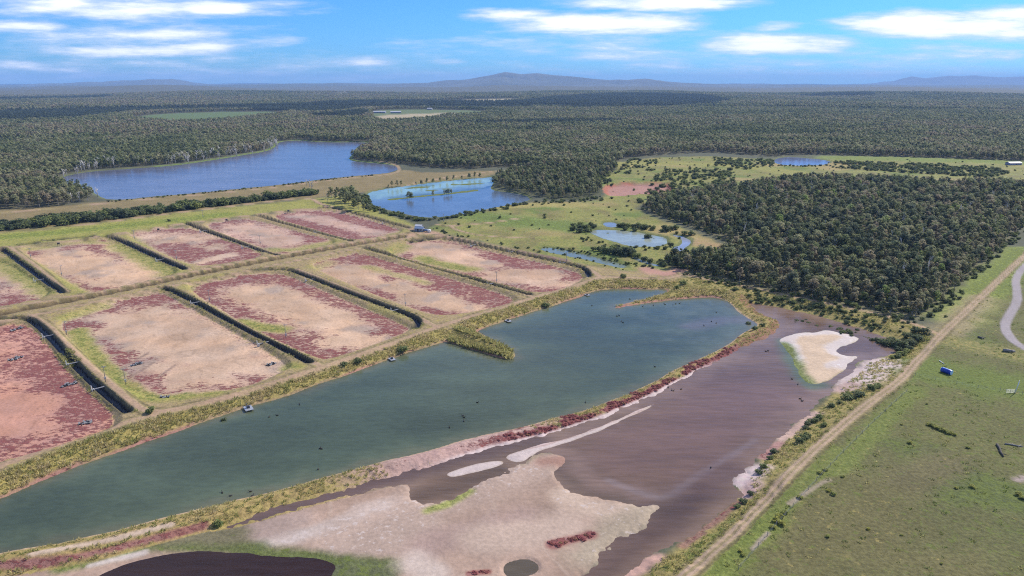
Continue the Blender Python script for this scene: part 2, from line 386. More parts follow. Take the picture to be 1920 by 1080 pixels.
for m, w, c, vg in [([(1790, 600), (1850, 540), (1920, 470)], 9, (.25, .30, .05), (0, .8, .2, 0)), ([(1720, 690), (1800, 705), (1920, 730)], 12, (.15, .20, .04), (0, .8, .1, 0)), ([(1780, 640), (1840, 650), (1900, 665)], 8, (.22, .20, .07), (0, .5, .5, 0)),
                    ([(1560, 880), (1660, 790), (1720, 730)], 3, (.17, .19, .05), (0, .6, .3, 0)), ([(1400, 1010), (1500, 915), (1570, 845)], 3, (.165, .18, .05), (0, .6, .3, 0)), ([(1330, 1060), (1420, 980)], 5, (.19, .22, .05), (0, .7, .3, 0)),
                    ([(1840, 560), (1780, 620)], 7, (.28, .23, .12), (0, .2, .4, 0)), ([(1480, 945), (1540, 905), (1555, 900)], .7, (.32, .26, .18), (0, 0, .1, .1)), ([(1410, 1030), (1440, 1000)], .6, (.32, .26, .19), (0, 0, .1, .1)),
                    ([(1700, 900), (1760, 880), (1780, 860)], 6, (.145, .128, .058), (0, .35, .25, 0)), ([(1908, 900), (1920, 896)], 1.2, (.34, .27, .23), (0, 0, .1, .2)), ([(1100, 310), (1250, 305), (1400, 312), (1500, 325)], 22, (.30, .28, .075), (0, .5, .4, 0)), ([(1570, 296), (1700, 298), (1900, 305)], 25, (.24, .30, .06), (0, .7, .2, 0)),
                    ([(1640, 336), (1800, 342), (1920, 345)], 16, (.34, .25, .13), (0, .1, .4, 0)), ([(900, 405), (960, 415), (1060, 425)], 16, (.19, .26, .06), (0, .7, .2, 0)), ([(860, 395), (960, 385), (1080, 385)], 10, (.34, .30, .10), (0, .3, .6, 0)),
                    ([(1310, 455), (1370, 470)], 9, (.34, .23, .12), (0, .1, .5, 0)), ([(0, 445), (150, 432), (330, 412), (420, 402)], 9, (.30, .33, .06), (0, .7, .3, 0)), ([(1210, 505), (1250, 515), (1270, 508)], 5, (.45, .25, .19), (0, 0, .1, 0)),
                    ([(800, 433), (830, 445), (930, 465), (1060, 488)], 3, (.24, .15, .12), (0, .1, .3, 0))]:
    paint(capsule(m, w), c, vg)
paint(capsule([(755, 442), (800, 437)], 7), (.42, .27, .17), (0, 0, .1, 0))
# dry beds
for k, (p, base, red, grn) in BEDS.items():
    d = dbed[k]
    m = inside(d, .8, .6)
    din = np.clip(-d, 0, 60)
    n1 = fbm(X, Y, 34, 4, 80 + k)
    n2 = fbm(X, Y, 15, 3, 100 + k)
    base = np.array(base)
    c = base[None, :] * (1 + .17 * n1[:, None] + .05 * big2[:, None]) + np.array((.02, -.005, -.02))[None, :] * n2[:, None]
    c = np.where((n1 < -.25)[:, None], c * .94, c)
    grey = sstep(.25, .7, fbm(X, Y, 22, 3, 140 + k))[:, None] * (k not in (0,))
    c = c * (1 - .75 * grey) + np.array((.37, .30, .25)) * .75 * grey
    rid = np.abs(fbm(X, Y, 26, 3, 240 + k))[:, None]
    c = c * (1 - .22 * (1 - sstep(0, .05, rid)))
    c = c * (1 + .12 * (1 - sstep(0, .06, np.abs(fbm(X, Y, 38, 2, 260 + k))[:, None])))
    c = c * np.array((.93, .885, .85))
    edge = np.exp(-(din / 9) ** 2)
    r_ = np.clip(red + .42 * edge + .45 * n1 + .18 * n2 + .12 - .12 * sstep(12, 34, din), 0, .68)
    g_ = np.clip(.12 * edge + grn * .30 * np.exp(-(din / 5) ** 2), 0, .9)
    y_ = np.clip(.45 * np.exp(-(din / 3) ** 2), 0, .8)
    s_ = np.clip(.02 + .22 * n2, 0, .4)
    mm = m[:, None]
    C[:] = C * (1 - mm) + c * mm
    V[:] = V * (1 - mm) + np.stack([r_, g_, y_, s_], 1) * mm
for pts, w, dr in [([(130, 620), (180, 670), (250, 730)], 6, .4), ([(200, 580), (300, 555), (330, 560)], 5, .35), ([(330, 600), (420, 650), (480, 690)], 16, -.5), ([(240, 620), (330, 640)], 14, -.35), ([(430, 700), (480, 712)], 3, .3),
                   ([(360, 545), (430, 530), (530, 525)], 7, .35), ([(470, 545), (560, 580), (650, 610)], 11, -.65), ([(640, 640), (700, 640)], 8, -.6), ([(420, 600), (520, 645), (610, 672)], 5, .35), ([(690, 590), (760, 618)], 6, .3),
                   ([(660, 480), (760, 510), (930, 562)], 8, .4), ([(620, 510), (740, 545), (870, 580)], 9, -.55), ([(690, 540), (730, 555)], 5, .4), ([(800, 580), (860, 588)], 4, .3),
                   ([(740, 470), (770, 470)], 7, .3), ([(800, 465), (860, 478), (890, 490)], 12, -.8), ([(900, 480), (1000, 500)], 7, .4), ([(930, 520), (1060, 530)], 9, -.5), ([(880, 500), (940, 505)], 5, .4), ([(1060, 525), (1090, 515)], 5, .4),
                   ([(210, 462), (250, 485), (300, 515)], 9, .5), ([(90, 490), (170, 500), (260, 520)], 20, -.6), ([(120, 535), (180, 545)], 5, .4), ([(60, 475), (120, 470)], 6, .2),
                   ([(280, 445), (380, 445)], 14, -.4), ([(360, 480), (440, 475), (500, 478)], 12, .35), ([(380, 490), (430, 478)], 4, -.8), ([(320, 470), (360, 470)], 12, .2),
                   ([(470, 430), (540, 450)], 16, -.5), ([(560, 440), (600, 455)], 12, .3), ([(420, 425), (470, 418)], 9, -.2), ([(560, 405), (640, 420), (700, 437)], 9, -.45), ([(640, 405), (730, 430)], 7, .3), ([(550, 415), (640, 440)], 7, .3),
                   ([(0, 500), (40, 540)], 12, -.3), ([(0, 640), (40, 700), (20, 780)], 13, -.15), ([(90, 680), (150, 750), (200, 790)], 9, .2), ([(0, 860), (100, 830), (200, 800)], 6, -.1)]:
    m = capsule(pts, w, Z_BED, .9) * (np.min([dbed[k] for k in BEDS], 0) < 0)
    V[:, 0] = np.clip(V[:, 0] + .8 * dr * m, 0, .70)
GRN = (.17, .20, .045)
for pts, w, st in [([(790, 484), (830, 496), (880, 505)], 6, .9), ([(455, 604), (490, 615), (530, 618)], 4.5, .95), ([(145, 620), (175, 670), (240, 738), (300, 752), (400, 742)], 4.2, .9), ([(120, 600), (150, 590), (200, 575)], 4, .7),
                   ([(225, 460), (270, 482), (325, 512)], 8, .85), ([(50, 500), (100, 530), (150, 552)], 6, .7), ([(0, 492), (60, 528), (95, 550)], 7, .8), ([(505, 470), (560, 468), (620, 455)], 7, .75), ([(240, 445), (290, 480), (350, 500)], 5, .6), ([(735, 440), (755, 436)], 6, .6),
                   ([(690, 500), (730, 512), (800, 530)], 4, .6), ([(350, 545), (360, 530), (420, 520)], 4, .6), ([(735, 475), (755, 462)], 6, .7), ([(60, 468), (140, 455), (200, 455)], 5, .7), ([(540, 690), (560, 692)], 3, .8), ([(590, 505), (620, 492)], 5, .5), ([(700, 578), (760, 598)], 3, .5)]:
    m = capsule(pts, w, Z_BED) * st
    paint(m, (.28, .27, .065), (.05, .62, .5, 0))
# dark ruts on the bed with the pale centre
for pts in [[(207, 668), (247, 657)], [(228, 690), (278, 662)], [(248, 705), (288, 680)], [(296, 708), (328, 685)]]:
    paint(capsule(pts, .55, Z_BED), (.25, .17, .13), (.3, 0, 0, 0))
# salt flat and shores of the brown pond
fl = inside(dl["flat"], 1.0, .6)
nf = fbm(X, Y, 18, 4, 161)
c = np.array((.385, .268, .200))[None, :] * (1 + .22 * nf[:, None] + .10 * wob[:, None])
C[:] = C * (1 - fl[:, None]) + c * fl[:, None]
V[:] = V * (1 - fl[:, None]) + np.stack([0 * nf, 0 * nf, 0 * nf, np.clip(-.05 + .25 * nf, 0, .35)], 1) * fl[:, None]
wetm = fl * (1 - sstep(.5, 11, db + 5 * wob)) * (db > -1)
paint(wetm * .75, (.30, .205, .15), (0, 0, 0, 0))
chan = (1 - sstep(.0, .07, np.abs(fbm(X, Y, 30, 3, 166)))) * fl
paint(chan * .35, (.50, .385, .30), (0, 0, 0, .1))
chan = (1 - sstep(.0, .05, np.abs(fbm(X, Y, 22, 3, 168)))) * fl
paint(chan * .30, (.30, .215, .165), (0, 0, 0, 0))
for pts, w, c, vg in [([(500, 1013), (560, 1003), (640, 985)], 3, (.50, .41, .35), (0, 0, 0, .5)), ([(650, 985), (680, 968), (725, 950)], 4, (.50, .41, .35), (0, 0, 0, .45)), ([(660, 1010), (760, 965), (900, 905), (1010, 872)], 8, (.43, .315, .245), (0, 0, .0, .40)),
                      ([(640, 1040), (720, 1010), (780, 985)], 7, (.40, .295, .23), (0, 0, .0, .38)), ([(430, 1005), (560, 975)], 4, (.36, .265, .215), (0, 0, 0, .15)), ([(810, 1020), (880, 1000), (980, 970)], 5, (.35, .245, .20), (0, 0, 0, .05)),
                      ([(910, 1010), (990, 1000), (1060, 985)], 6, (.47, .35, .27), (0, 0, 0, .2)), ([(1060, 930), (1120, 955), (1230, 957)], 4, (.46, .345, .26), (0, .0, .0, .40)), ([(1100, 1040), (1160, 1000), (1220, 965)], 5, (.37, .295, .21), (0, 0, .05, .3)),
                      ([(800, 958), (850, 940), (880, 920)], 1.6, (.32, .32, .10), (0, .5, .3, 0)), ([(1037, 1021), (1065, 1014), (1107, 1003)], 1.5, (.25, .07, .06), (.8, 0, 0, 0)), ([(1020, 865), (1055, 862)], 3, (.34, .20, .15), (0, 0, 0, 0)),
                      ([(120, 1062), (200, 1045), (290, 1018)], 2.4, (.17, .20, .055), (0, .7, .1, 0)), ([(300, 1020), (400, 1022), (480, 1030)], 2.6, (.13, .145, .05), (0, .45, .1, 0)), ([(480, 1036), (560, 1043), (640, 1052), (740, 1064)], 2.6, (.13, .15, .05), (0, .5, .1, 0)), ([(300, 1005), (380, 998), (430, 1000)], 4, (.17, .15, .085), (0, .25, .1, 0)),
                      ([(640, 1070), (720, 1080)], 4, (.12, .13, .06), (0, .5, .1, 0)), ([(170, 1060), (270, 1035)], 1.0, (.52, .44, .38), (0, 0, 0, .4)), ([(780, 1060), (810, 1072)], 4, (.50, .40, .33), (0, 0, 0, .3)), ([(880, 1075), (915, 1072)], .8, (.25, .08, .06), (.7, 0, 0, 0))]:
    paint(capsule(pts, w, Z_FLAT) * (dl["flat"] < 3), c, vg)
for k, w in (("islet", 1.0), ("bar", 1.0)):
    paint(inside(dl[k] - 2.0, 1.2, .4), (.34, .26, .17))
    paint(inside(dl[k], .6, .4), (.56, .46, .42), (0, 0, 0, .5))
paint(inside(dl["isle"] - 3, 2, 1), (.22, .22, .10), (0, .2, 0, 0))
paint(inside(dl["isle"], .8, .9), (.56, .42, .29), (0, 0, 0, .30))
wht = inside(dl["isle"], .8, .9) * sstep(-7, -1.5, dl["isle"] + 2 * wob) * sstep(-.2, .4, big + (Y - at(1540, 650)[1]) / 30)
paint(wht, (.66, .63, .62), (0, 0, 0, .95))
paint(capsule([(1470, 645), (1492, 690), (1515, 720)], 3.0, Z_FLAT), (.20, .23, .08), (0, .6, 0, 0))
# pink shore on the right of the brown pond
for pts, w, c, vg in [([(1600, 716), (1625, 700), (1650, 683)], 7, (.60, .46, .43), (.25, 0, 0, .7)), ([(1575, 730), (1600, 722)], 3, (.52, .36, .30), (.3, 0, 0, .4)), ([(1390, 905), (1405, 890), (1425, 880)], 3.0, (.56, .43, .41), (.2, 0, 0, .6)), ([(1400, 925), (1412, 912)], 2, (.50, .34, .30), (.3, 0, 0, .3)),
                      ([(1465, 822), (1500, 798), (1530, 775)], 2.0, (.48, .33, .26), (.2, 0, .1, .1)), ([(1280, 1022), (1340, 978), (1385, 940)], 1.2, (.26, .15, .10), (.45, .1, .25, 0)), ([(1175, 1075), (1230, 1045)], 2.2, (.52, .32, .25), (.1, 0, 0, .1)), ([(1430, 855), (1460, 830)], 1.6, (.42, .24, .20), (.5, 0, 0, .1))]:
    paint(capsule(pts, w, -1.8) * (dl["brown"] > -.5), c, vg)
# banks of the green pond

pr = np.arctan2(X, Y)
bank = (1 - sstep(7.5, 10, dg + .8 * wob)) * (dg < BIG / 2)
paint(bank * (db > 20), (.33, .27, .085), (0, .35, .7, 0))
lip = (1 - sstep(.4, 2.6, dg + 1.2 * wob + .6 * big)) * (dg < BIG / 2) * (db > 14)
paint(lip, (.30, .215, .12), (.15, .1, .35, 0))
paint(lip * sstep(-.25, .35, fbm(X, Y, 26, 4, 201)), (.36, .185, .14), (.4, 0, .15, .05))
DIV = smooth(atl([(0, 1045), (100, 1030), (200, 1014), (300, 992), (400, 968), (533, 931), (640, 903), (707, 884), (813, 857), (900, 830), (1000, 810), (1100, 778), (1207, 738), (1300, 690), (1380, 645), (1440, 618), (1445, 603), (1400, 580), (1380, 563)], -1.5), 2, False)
ddiv, tdiv = pld(DIV, X, Y, 14, True)
bk = (1 - sstep(6, 8.5, ddiv + .6 * wob)) * (ddiv < BIG / 2) * (dl["flat"] > -1.0)
soil = sstep(.20, .30, tdiv) * (1 - sstep(.40, .50, tdiv))
paint(bk, (.34, .25, .10), (.12, .3, .6, 0))
paint(bk * soil, (.45, .30, .25), (.36, .05, .25, .15))
side = (dg - db)  # towards the brown side
brn = sstep(-1.5, 2.0, dg - np.clip(db, 0, 30) + .8 * wob)
redz = sstep(.34, .42, tdiv) * (1 - sstep(.80, .88, tdiv))
paint(bk * redz * sstep(.10, .40, brn * .45 + .55 * fbm(X, Y, 8, 3, 171) + .12), (.22, .065, .06), (.75, 0, .05, 0))
paint(bk * sstep(.74, .8, tdiv) * brn, (.24, .13, .07), (.35, .1, .4, 0))
paint(bk * sstep(.30, .36, tdiv) * (1 - sstep(.66, .74, tdiv)) * (1 - sstep(.3, 1.4, db + .5 * wob)), (.58, .46, .42), (0, 0, 0, .5))
for pts, w, c, vg in [([(60, 1042), (120, 1031), (180, 1019), (240, 1004), (320, 984)], .9, (.50, .38, .28), (0, 0, .1, .1)), ([(0, 1062), (120, 1050), (240, 1020), (380, 984)], 1.3, (.27, .12, .09), (.55, .1, .2, 0))]:
    paint(capsule(pts, w, -1.4) * bk, c, vg)
paint((1 - sstep(.15, .7, dg + .15 * wob)) * (dg < BIG / 2) * bk, (.42, .30, .19), (0, 0, .1, 0))
for k in ("mid", "lake", "rp", "ma1", "ma2", "ma3", "ma4", "ma5"):
    paint((1 - sstep(.5, 3.5, dl[k] + 1.5 * wob)) * (dl[k] < BIG / 2), (.14, .16, .06), (0, .5, .2, 0))
for pts, w in DIVS:
    paint(capsule(pts, w + 2, Z_MID, .4), (.13, .165, .05), (0, .6, .2, 0))
paint((1 - sstep(1.5, 5, dl["lake"] + 1.5 * wob)) * (dl["lake"] < BIG / 2) * (Y > 900), (.17, .26, .07), (0, .8, .1, 0))
paint(inside(dl["pit"] - 5, 2, 1.5), (.33, .125, .08), (0, 0, .1, 0))
paint(inside(dl["pit"], 2, 1.0), (.40, .215, .165), (.35, .1, 0, .1))
# central drain
paint(1 - sstep(3.5, 5.5, ddrain + .5 * wob), (.24, .175, .085), (0, .1, .5, 0))
paint(1 - sstep(2.0, 2.8, ddrain + .3 * wob), (.085, .062, .034), (0, .05, .1, 0))
paint(inside(dpath, .5, .15), (.33, .29, .285), (0, 0, 0, .08))
tn = fbm(X, Y, 7, 3, 181)
verge = (sstep(.3, .8, dtrk + .25 * wob2) * (1 - sstep(1.1, 1.7, dtrk + .25 * wob2))) * (.35 + .5 * sstep(-.2, .4, fbm(X, Y, 11, 3, 183)))
isflat = (dl["green"] < -.5)
paint(inside(dtrk - .9, .7, .5) * ~isflat, (.29, .235, .11), (0, .15, .5, 0))
paint(verge * (R < 700), (.13, .105, .05), (0, .2, .2, 0))
paint(inside(dtrk, .5, .35) * (.72 + .25 * sstep(-.4, .3, tn)) * ~isflat, (.40, .27, .175), (0, .03, .12, .04))
d9 = pld(trk_w[13][0], X, Y, 8)
paint((1 - sstep(.25, .5, d9)) * .8, (.25, .205, .10), (0, .3, .4, 0))
paint((1 - sstep(.25, .55, np.abs(d9 - .85))) * .6, (.42, .31, .22), (0, 0, 0, .1))
paint(1 - sstep(1.9, 2.7, dlin + .25 * wob2), (.13, .11, .06), (0, .05, .2, 0))
paint(1 - sstep(1.1, 1.4, dlin + .2 * wob2), (.016, .015, .020), (0, .0, .0, 0))

# ------------------------------------------------------------------ materials
def mat(name):
    m = bpy.data.materials.new(name)
    m.use_nodes = True
    nt = m.node_tree
    return m, nt, nt.nodes["Principled BSDF"]


def N(nt, t, **kw):
    n = nt.nodes.new(t)
    for k, v in kw.items():
        if k.startswith("i_"):
            key = k[2:]
            n.inputs[int(key) if key.isdigit() else key].default_value = v
        else:
            setattr(n, k, v)
    return n


def L(nt, a, b):
    nt.links.new(a, b)


def noise(nt, vec, scale, detail=3.0, rough=.6):
    n = N(nt, "ShaderNodeTexNoise", i_Scale=scale, i_Detail=detail, i_Roughness=rough)
    L(nt, vec, n.inputs["Vector"])
    return n.outputs["Fac"]


def math_(nt, op, a, b=None, c=None, clamp=False):
    n = N(nt, "ShaderNodeMath", operation=op, use_clamp=clamp)
    for i, x in enumerate((a, b, c)):
        if x is None:
            continue
        if isinstance(x, (int, float)):
            n.inputs[i].default_value = x
        else:
            L(nt, x, n.inputs[i])
    return n.outputs[0]


def mrange(nt, x, a, b, c=0.0, d=1.0):
    n = N(nt, "ShaderNodeMapRange", interpolation_type="SMOOTHSTEP")
    for i, v in zip(range(1, 5), (a, b, c, d)):
        if isinstance(v, (int, float)):
            n.inputs[i].default_value = v
        else:
            L(nt, v, n.inputs[i])
    L(nt, x, n.inputs[0])
    return n.outputs[0]


def mix(nt, f, a, b, mode="MIX"):
    n = N(nt, "ShaderNodeMix", data_type="RGBA", blend_type=mode)
    for i, x in ((0, f), (6, a), (7, b)):
        if isinstance(x, (int, float)):
            n.inputs[i].default_value = x
        elif isinstance(x, tuple):
            n.inputs[i].default_value = (*x, 1)
        else:
            L(nt, x, n.inputs[i])
    return n.outputs[2]


def vscale(nt, col, f):
    n = N(nt, "ShaderNodeVectorMath", operation="SCALE")
    L(nt, col, n.inputs[0])
    if isinstance(f, (int, float)):
        n.inputs["Scale"].default_value = f
    else:
        L(nt, f, n.inputs["Scale"])
    return n.outputs[0]


LAND, nt, bs = mat("land")
pos = N(nt, "ShaderNodeNewGeometry").outputs["Position"]
col = N(nt, "ShaderNodeAttribute", attribute_name="Col").outputs["Color"]
va = N(nt, "ShaderNodeAttribute", attribute_name="Veg")
sep = N(nt, "ShaderNodeSeparateColor")
L(nt, va.outputs["Color"], sep.inputs[0])
vr, vg, vy, vs = sep.outputs[0], sep.outputs[1], sep.outputs[2], va.outputs["Alpha"]
n_a, n_b, n_c, n_d = noise(nt, pos, .9, 4, .65), noise(nt, pos, .16, 6, .72), noise(nt, pos, .33, 5, .7), noise(nt, pos, .55, 4, .7)
fine = math_(nt, "MULTIPLY", math_(nt, "SUBTRACT", mrange(nt, n_a, .3, .7, .74, 1.26), 1.0), math_(nt, "ADD", math_(nt, "ADD", vg, vy), .42, clamp=True))
c0 = vscale(nt, col, math_(nt, "ADD", fine, 1.0))
c0 = vscale(nt, c0, mrange(nt, noise(nt, pos, .07, 4), .3, .7, .9, 1.1))


def cover(src, dens, width=.05):
    th = math_(nt, "MULTIPLY_ADD", dens, -.46, .73)   # density 0 -> above all noise, 1 -> below
    return mrange(nt, src, th, math_(nt, "ADD", th, width))


crust = cover(n_d, vs, .10)
c0 = mix(nt, math_(nt, "MULTIPLY", crust, .8), c0, (.55, .46, .41))
dry = cover(n_c, vy, .09)
c0 = mix(nt, math_(nt, "MULTIPLY", dry, .75), c0, vscale(nt, mix(nt, n_b, (.22, .16, .06), (.48, .40, .13)), 1.0))
gr = cover(noise(nt, pos, .42, 5, .7), vg, .10)
c0 = mix(nt, math_(nt, "MULTIPLY", gr, .8), c0, mix(nt, n_a, (.06, .085, .020), (.21, .24, .055)))
mpr = N(nt, "ShaderNodeMapping")
mpr.inputs["Scale"].default_value = (.8, 1.35, 1)
mpr.inputs["Rotation"].default_value = (0, 0, .12)
L(nt, pos, mpr.inputs[0])
rsrc = math_(nt, "ADD", math_(nt, "MULTIPLY", noise(nt, mpr.outputs[0], .14, 5, .72), .30), math_(nt, "MULTIPLY", noise(nt, mpr.outputs[0], .62, 5, .75), .70))
rsrc = math_(nt, "MULTIPLY_ADD", rsrc, 1.25, -.125)
stain = mrange(nt, math_(nt, "ADD", math_(nt, "MULTIPLY", noise(nt, mpr.outputs[0], .09, 4, .6), .6), math_(nt, "MULTIPLY", vr, .55)), .42, .80)
c0 = mix(nt, math_(nt, "MULTIPLY", stain, .62), c0, mix(nt, n_a, (.26, .125, .12), (.42, .25, .22)))
rd = cover(rsrc, math_(nt, "MULTIPLY", vr, .92), .07)
rd = math_(nt, "MULTIPLY", rd, mrange(nt, n_a, .30, .48, .35, 1.0))
c0 = mix(nt, rd, c0, mix(nt, n_c, (.15, .046, .044), (.30, .11, .095)))
L(nt, vscale(nt, c0, .80), bs.inputs["Base Color"])
bs.inputs["Roughness"].default_value = .95
bs.inputs["Specular IOR Level"].default_value = .15
bump = N(nt, "ShaderNodeBump", i_Strength=.8, i_Distance=.6)
hh = math_(nt, "ADD", math_(nt, "MULTIPLY", n_a, math_(nt, "ADD", .25, math_(nt, "MAXIMUM", vg, vy))), math_(nt, "MULTIPLY", rd, .25))
L(nt, hh, bump.inputs["Height"])
L(nt, bump.outputs[0], bs.inputs["Normal"])

LINER, nt, bs = mat("black_liner")
pos = N(nt, "ShaderNodeNewGeometry").outputs["Position"]
L(nt, mix(nt, mrange(nt, noise(nt, pos, .6, 4), .42, .62), (.010, .010, .015), (.030, .026, .032)), bs.inputs["Base Color"])
bs.inputs["Roughness"].default_value = .5
bs.inputs["Specular IOR Level"].default_value = .22
bump = N(nt, "ShaderNodeBump", i_Strength=.3, i_Distance=.2)
L(nt, noise(nt, pos, .8, 3), bump.inputs["Height"])
L(nt, bump.outputs[0], bs.inputs["Normal"])


def water(name, rough=.12, wave=.35, wl=.55, stretch=(1, 1), spec=.5):
    m, nt, bs = mat(name)
    pos = N(nt, "ShaderNodeNewGeometry").outputs["Position"]
    mp = N(nt, "ShaderNodeMapping")
    mp.inputs["Rotation"].default_value = (0, 0, -.5)
    mp.inputs["Scale"].default_value = (stretch[0], stretch[1], 1)
    L(nt, pos, mp.inputs[0])
    col = N(nt, "ShaderNodeAttribute", attribute_name="Col").outputs["Color"]
    c = vscale(nt, col, mrange(nt, noise(nt, mp.outputs[0], .03, 4), .3, .7, .84, 1.16))
    c = vscale(nt, c, mrange(nt, noise(nt, mp.outputs[0], wl * .9, 3), .3, .7, .90, 1.10))
    L(nt, c, bs.inputs["Base Color"])
    bs.inputs["IOR"].default_value = 1.33
    bs.inputs["Specular IOR Level"].default_value = spec
    bs.inputs["Roughness"].default_value = rough
    b = N(nt, "ShaderNodeBump", i_Strength=wave * .75, i_Distance=.35)
    L(nt, math_(nt, "ADD", noise(nt, mp.outputs[0], wl, 4, .55), math_(nt, "MULTIPLY", noise(nt, mp.outputs[0], wl * .12, 2), 1.2)), b.inputs["Height"])
    L(nt, b.outputs[0], bs.inputs["Normal"])
    return m


W_GREEN, W_BROWN, W_LAKE, W_STILL = water("pond_water", .16, .30, .5, (.6, 1.5), .29), water("silty_water", .16, .55, .40, (.35, 1.7), .24), water("lake_water", .2, .6, .16, (.5, 1.3)), water("still_water", .16, .2, .3, (1, 1), .34)

# ------------------------------------------------------------------ mesh helpers
def new_mesh(name, verts, faces, mats=(), smooth_=True, link=True, fmat=None):
    me = bpy.data.meshes.new(name)
    v = np.asarray(verts, np.float32)
    me.vertices.add(len(v))
    me.vertices.foreach_set("co", v.ravel())
    if len(faces):
        if isinstance(faces, np.ndarray):
            lens = np.full(len(faces), faces.shape[1])
            flat = faces.ravel()
        else:
            lens = np.array([len(f) for f in faces])
            flat = np.concatenate([np.asarray(f) for f in faces])
        me.loops.add(len(flat))
        me.loops.foreach_set("vertex_index", flat.astype(np.int32))
        me.polygons.add(len(lens))
        st = np.concatenate([[0], np.cumsum(lens)[:-1]])
        me.polygons.foreach_set("loop_start", st.astype(np.int32))
        me.polygons.foreach_set("use_smooth", np.full(len(lens), smooth_))
        if fmat is not None:
            me.polygons.foreach_set("material_index", np.asarray(fmat, np.int32))
    for m in mats:
        me.materials.append(m)
    me.update(calc_edges=True)
    me.validate()
    return me


def link(name, me, parent=None, label=None, cat=None, group=None, kind=None, loc=None, rz=0.0):
    o = bpy.data.objects.new(name, me)
    COL.objects.link(o)
    if parent is not None:
        o.parent = parent
    if loc is not None:
        o.location = loc
    o.rotation_euler.z = rz
    if label:
        o["label"] = label
    if cat:
        o["category"] = cat
    if group:
        o["group"] = group
    if kind:
        o["kind"] = kind
    return o


def vattr(me, name, arr, typ):
    a = me.attributes.new(name, typ, "POINT")
    if typ == "FLOAT_COLOR":
        if arr.shape[1] == 3:
            arr = np.hstack([arr, np.ones((len(arr), 1))])
        a.data.foreach_set("color", arr.astype(np.float32).ravel())
    else:
        a.data.foreach_set("value", np.ascontiguousarray(arr))


I, J = np.meshgrid(np.arange(NR - 1), np.arange(NA - 1), indexing="ij")
q0 = (I * NA + J).ravel()
QUADS = np.stack([q0, q0 + 1, q0 + NA + 1, q0 + NA], 1)
P3 = np.stack([X, Y, Z], 1)


def fm(a):
    return a[QUADS].mean(1)


def piece(name, mask, m, label, cat="ground", kind="structure", z=None, colr=None):
    q = QUADS[mask]
    if not len(q):
        return None
    u, inv = np.unique(q.ravel(), return_inverse=True)
    v = P3[u].copy()
    if z is not None:
        v[:, 2] = z
    me = new_mesh(name, v, inv.reshape(-1, 4)[:, ::-1], (m,))
    vattr(me, "Col", (C if colr is None else colr)[u], "FLOAT_COLOR")
    if z is None:
        vattr(me, "Veg", V[u], "FLOAT_COLOR")
    return link(name, me, label=label, cat=cat, kind=kind)


# ---- the sheets of land
cls = np.zeros(len(QUADS), int)
f = {k: fm(np.where(d > 900, 900, d)) for k, d in dl.items()}
f_bed = {k: fm(np.clip(d, -900, 900)) for k, d in dbed.items()}
f_lin, f_trk, f_path, f_div, f_drain = [fm(np.clip(d, -900, 900)) for d in (dlin, dtrk, dpath, ddiv, ddrain)]
f_g = f["green"]
names = {0: ("ground", "grassland and forest floor of the plain", "ground")}
cls[(f_g < 9.5) & (f_g > -900) & (f_g < 800)] = 20
names[20] = ("embankment", "grassy bank sloping down to the green pond", "bank")
cls[(f_div < 8) & (f["flat"] > -.5)] = 21
names[21] = ("dividing_bank", "narrow bank with red plants between the green and the brown pond", "bank")
cls[f["flat"] < 0] = 22
names[22] = ("salt_flat", "pale cracked salt flat beside the brown pond", "ground")
cls[f["pit"] < 2] = 23
names[23] = ("clay_pit", "square reddish clay pit in the meadow", "ground")
bl = ["orange pink", "pale wide", "tan and crimson", "sandy streaked", "tan", "far left edge", "tan green-edged", "mottled", "pink mottled", "crimson"]
bs_ = ["in the near corner below the black-lined drain", "with dark ruts, beside the green pond", "between two drains above the grassy spit", "behind the long pond embankment", "in the corner nearest the marsh", "in the back row cut by the frame edge",
       "in the back row with a green right side", "in the back row, third along the road", "in the back row near the farm shed", "farthest along the back row"]
for k in BEDS:
    cls[f_bed[k] < 0] = 30 + k
    names[30 + k] = ("dry_pond_bed", f"{bl[k]} dry pond bed {bs_[k]}", "pond bed")
cls[f["brown"] < -.3] = 24
names[24] = ("pond_floor", "muddy floor of the brown pond", "ground")
for k in ("isle", "islet", "bar"):
    cls[f[k] < 0] = 25
names[25] = ("sand_bar", "white and tan sand bars lying in the brown pond", "ground")
cls[f_drain < 4.5] = 26
names[26] = ("drainage_channel", "grassy sunken channel between the two rows of ponds", "ground")
cls[(f_trk < 0) & (f_g > -.5)] = 27
names[27] = ("dirt_track", "pale dirt tracks along the banks", "path")
cls[f_path < 0] = 28
names[28] = ("gravel_path", "curving pale gravel path through the right field", "path")
cls[f_lin < .75] = 29
names[29] = ("drain_liner", "black plastic lining of the drains beside the beds", "drain")
for c_, (nm, lb, ct) in names.items():
    piece(nm, cls == c_, LINER if c_ == 29 else LAND, lb, ct)

# ---- water
def wpiece(name, key, lvl, m, colr, label):
    cell = fm(R) * .004 + 1.5
    k = f[key] < np.maximum(2.5, cell)
    if colr.ndim == 1:
        colr = np.broadcast_to(colr, (NV, 3)).copy()
    piece(name, k, m, label, "water", z=lvl, colr=colr)


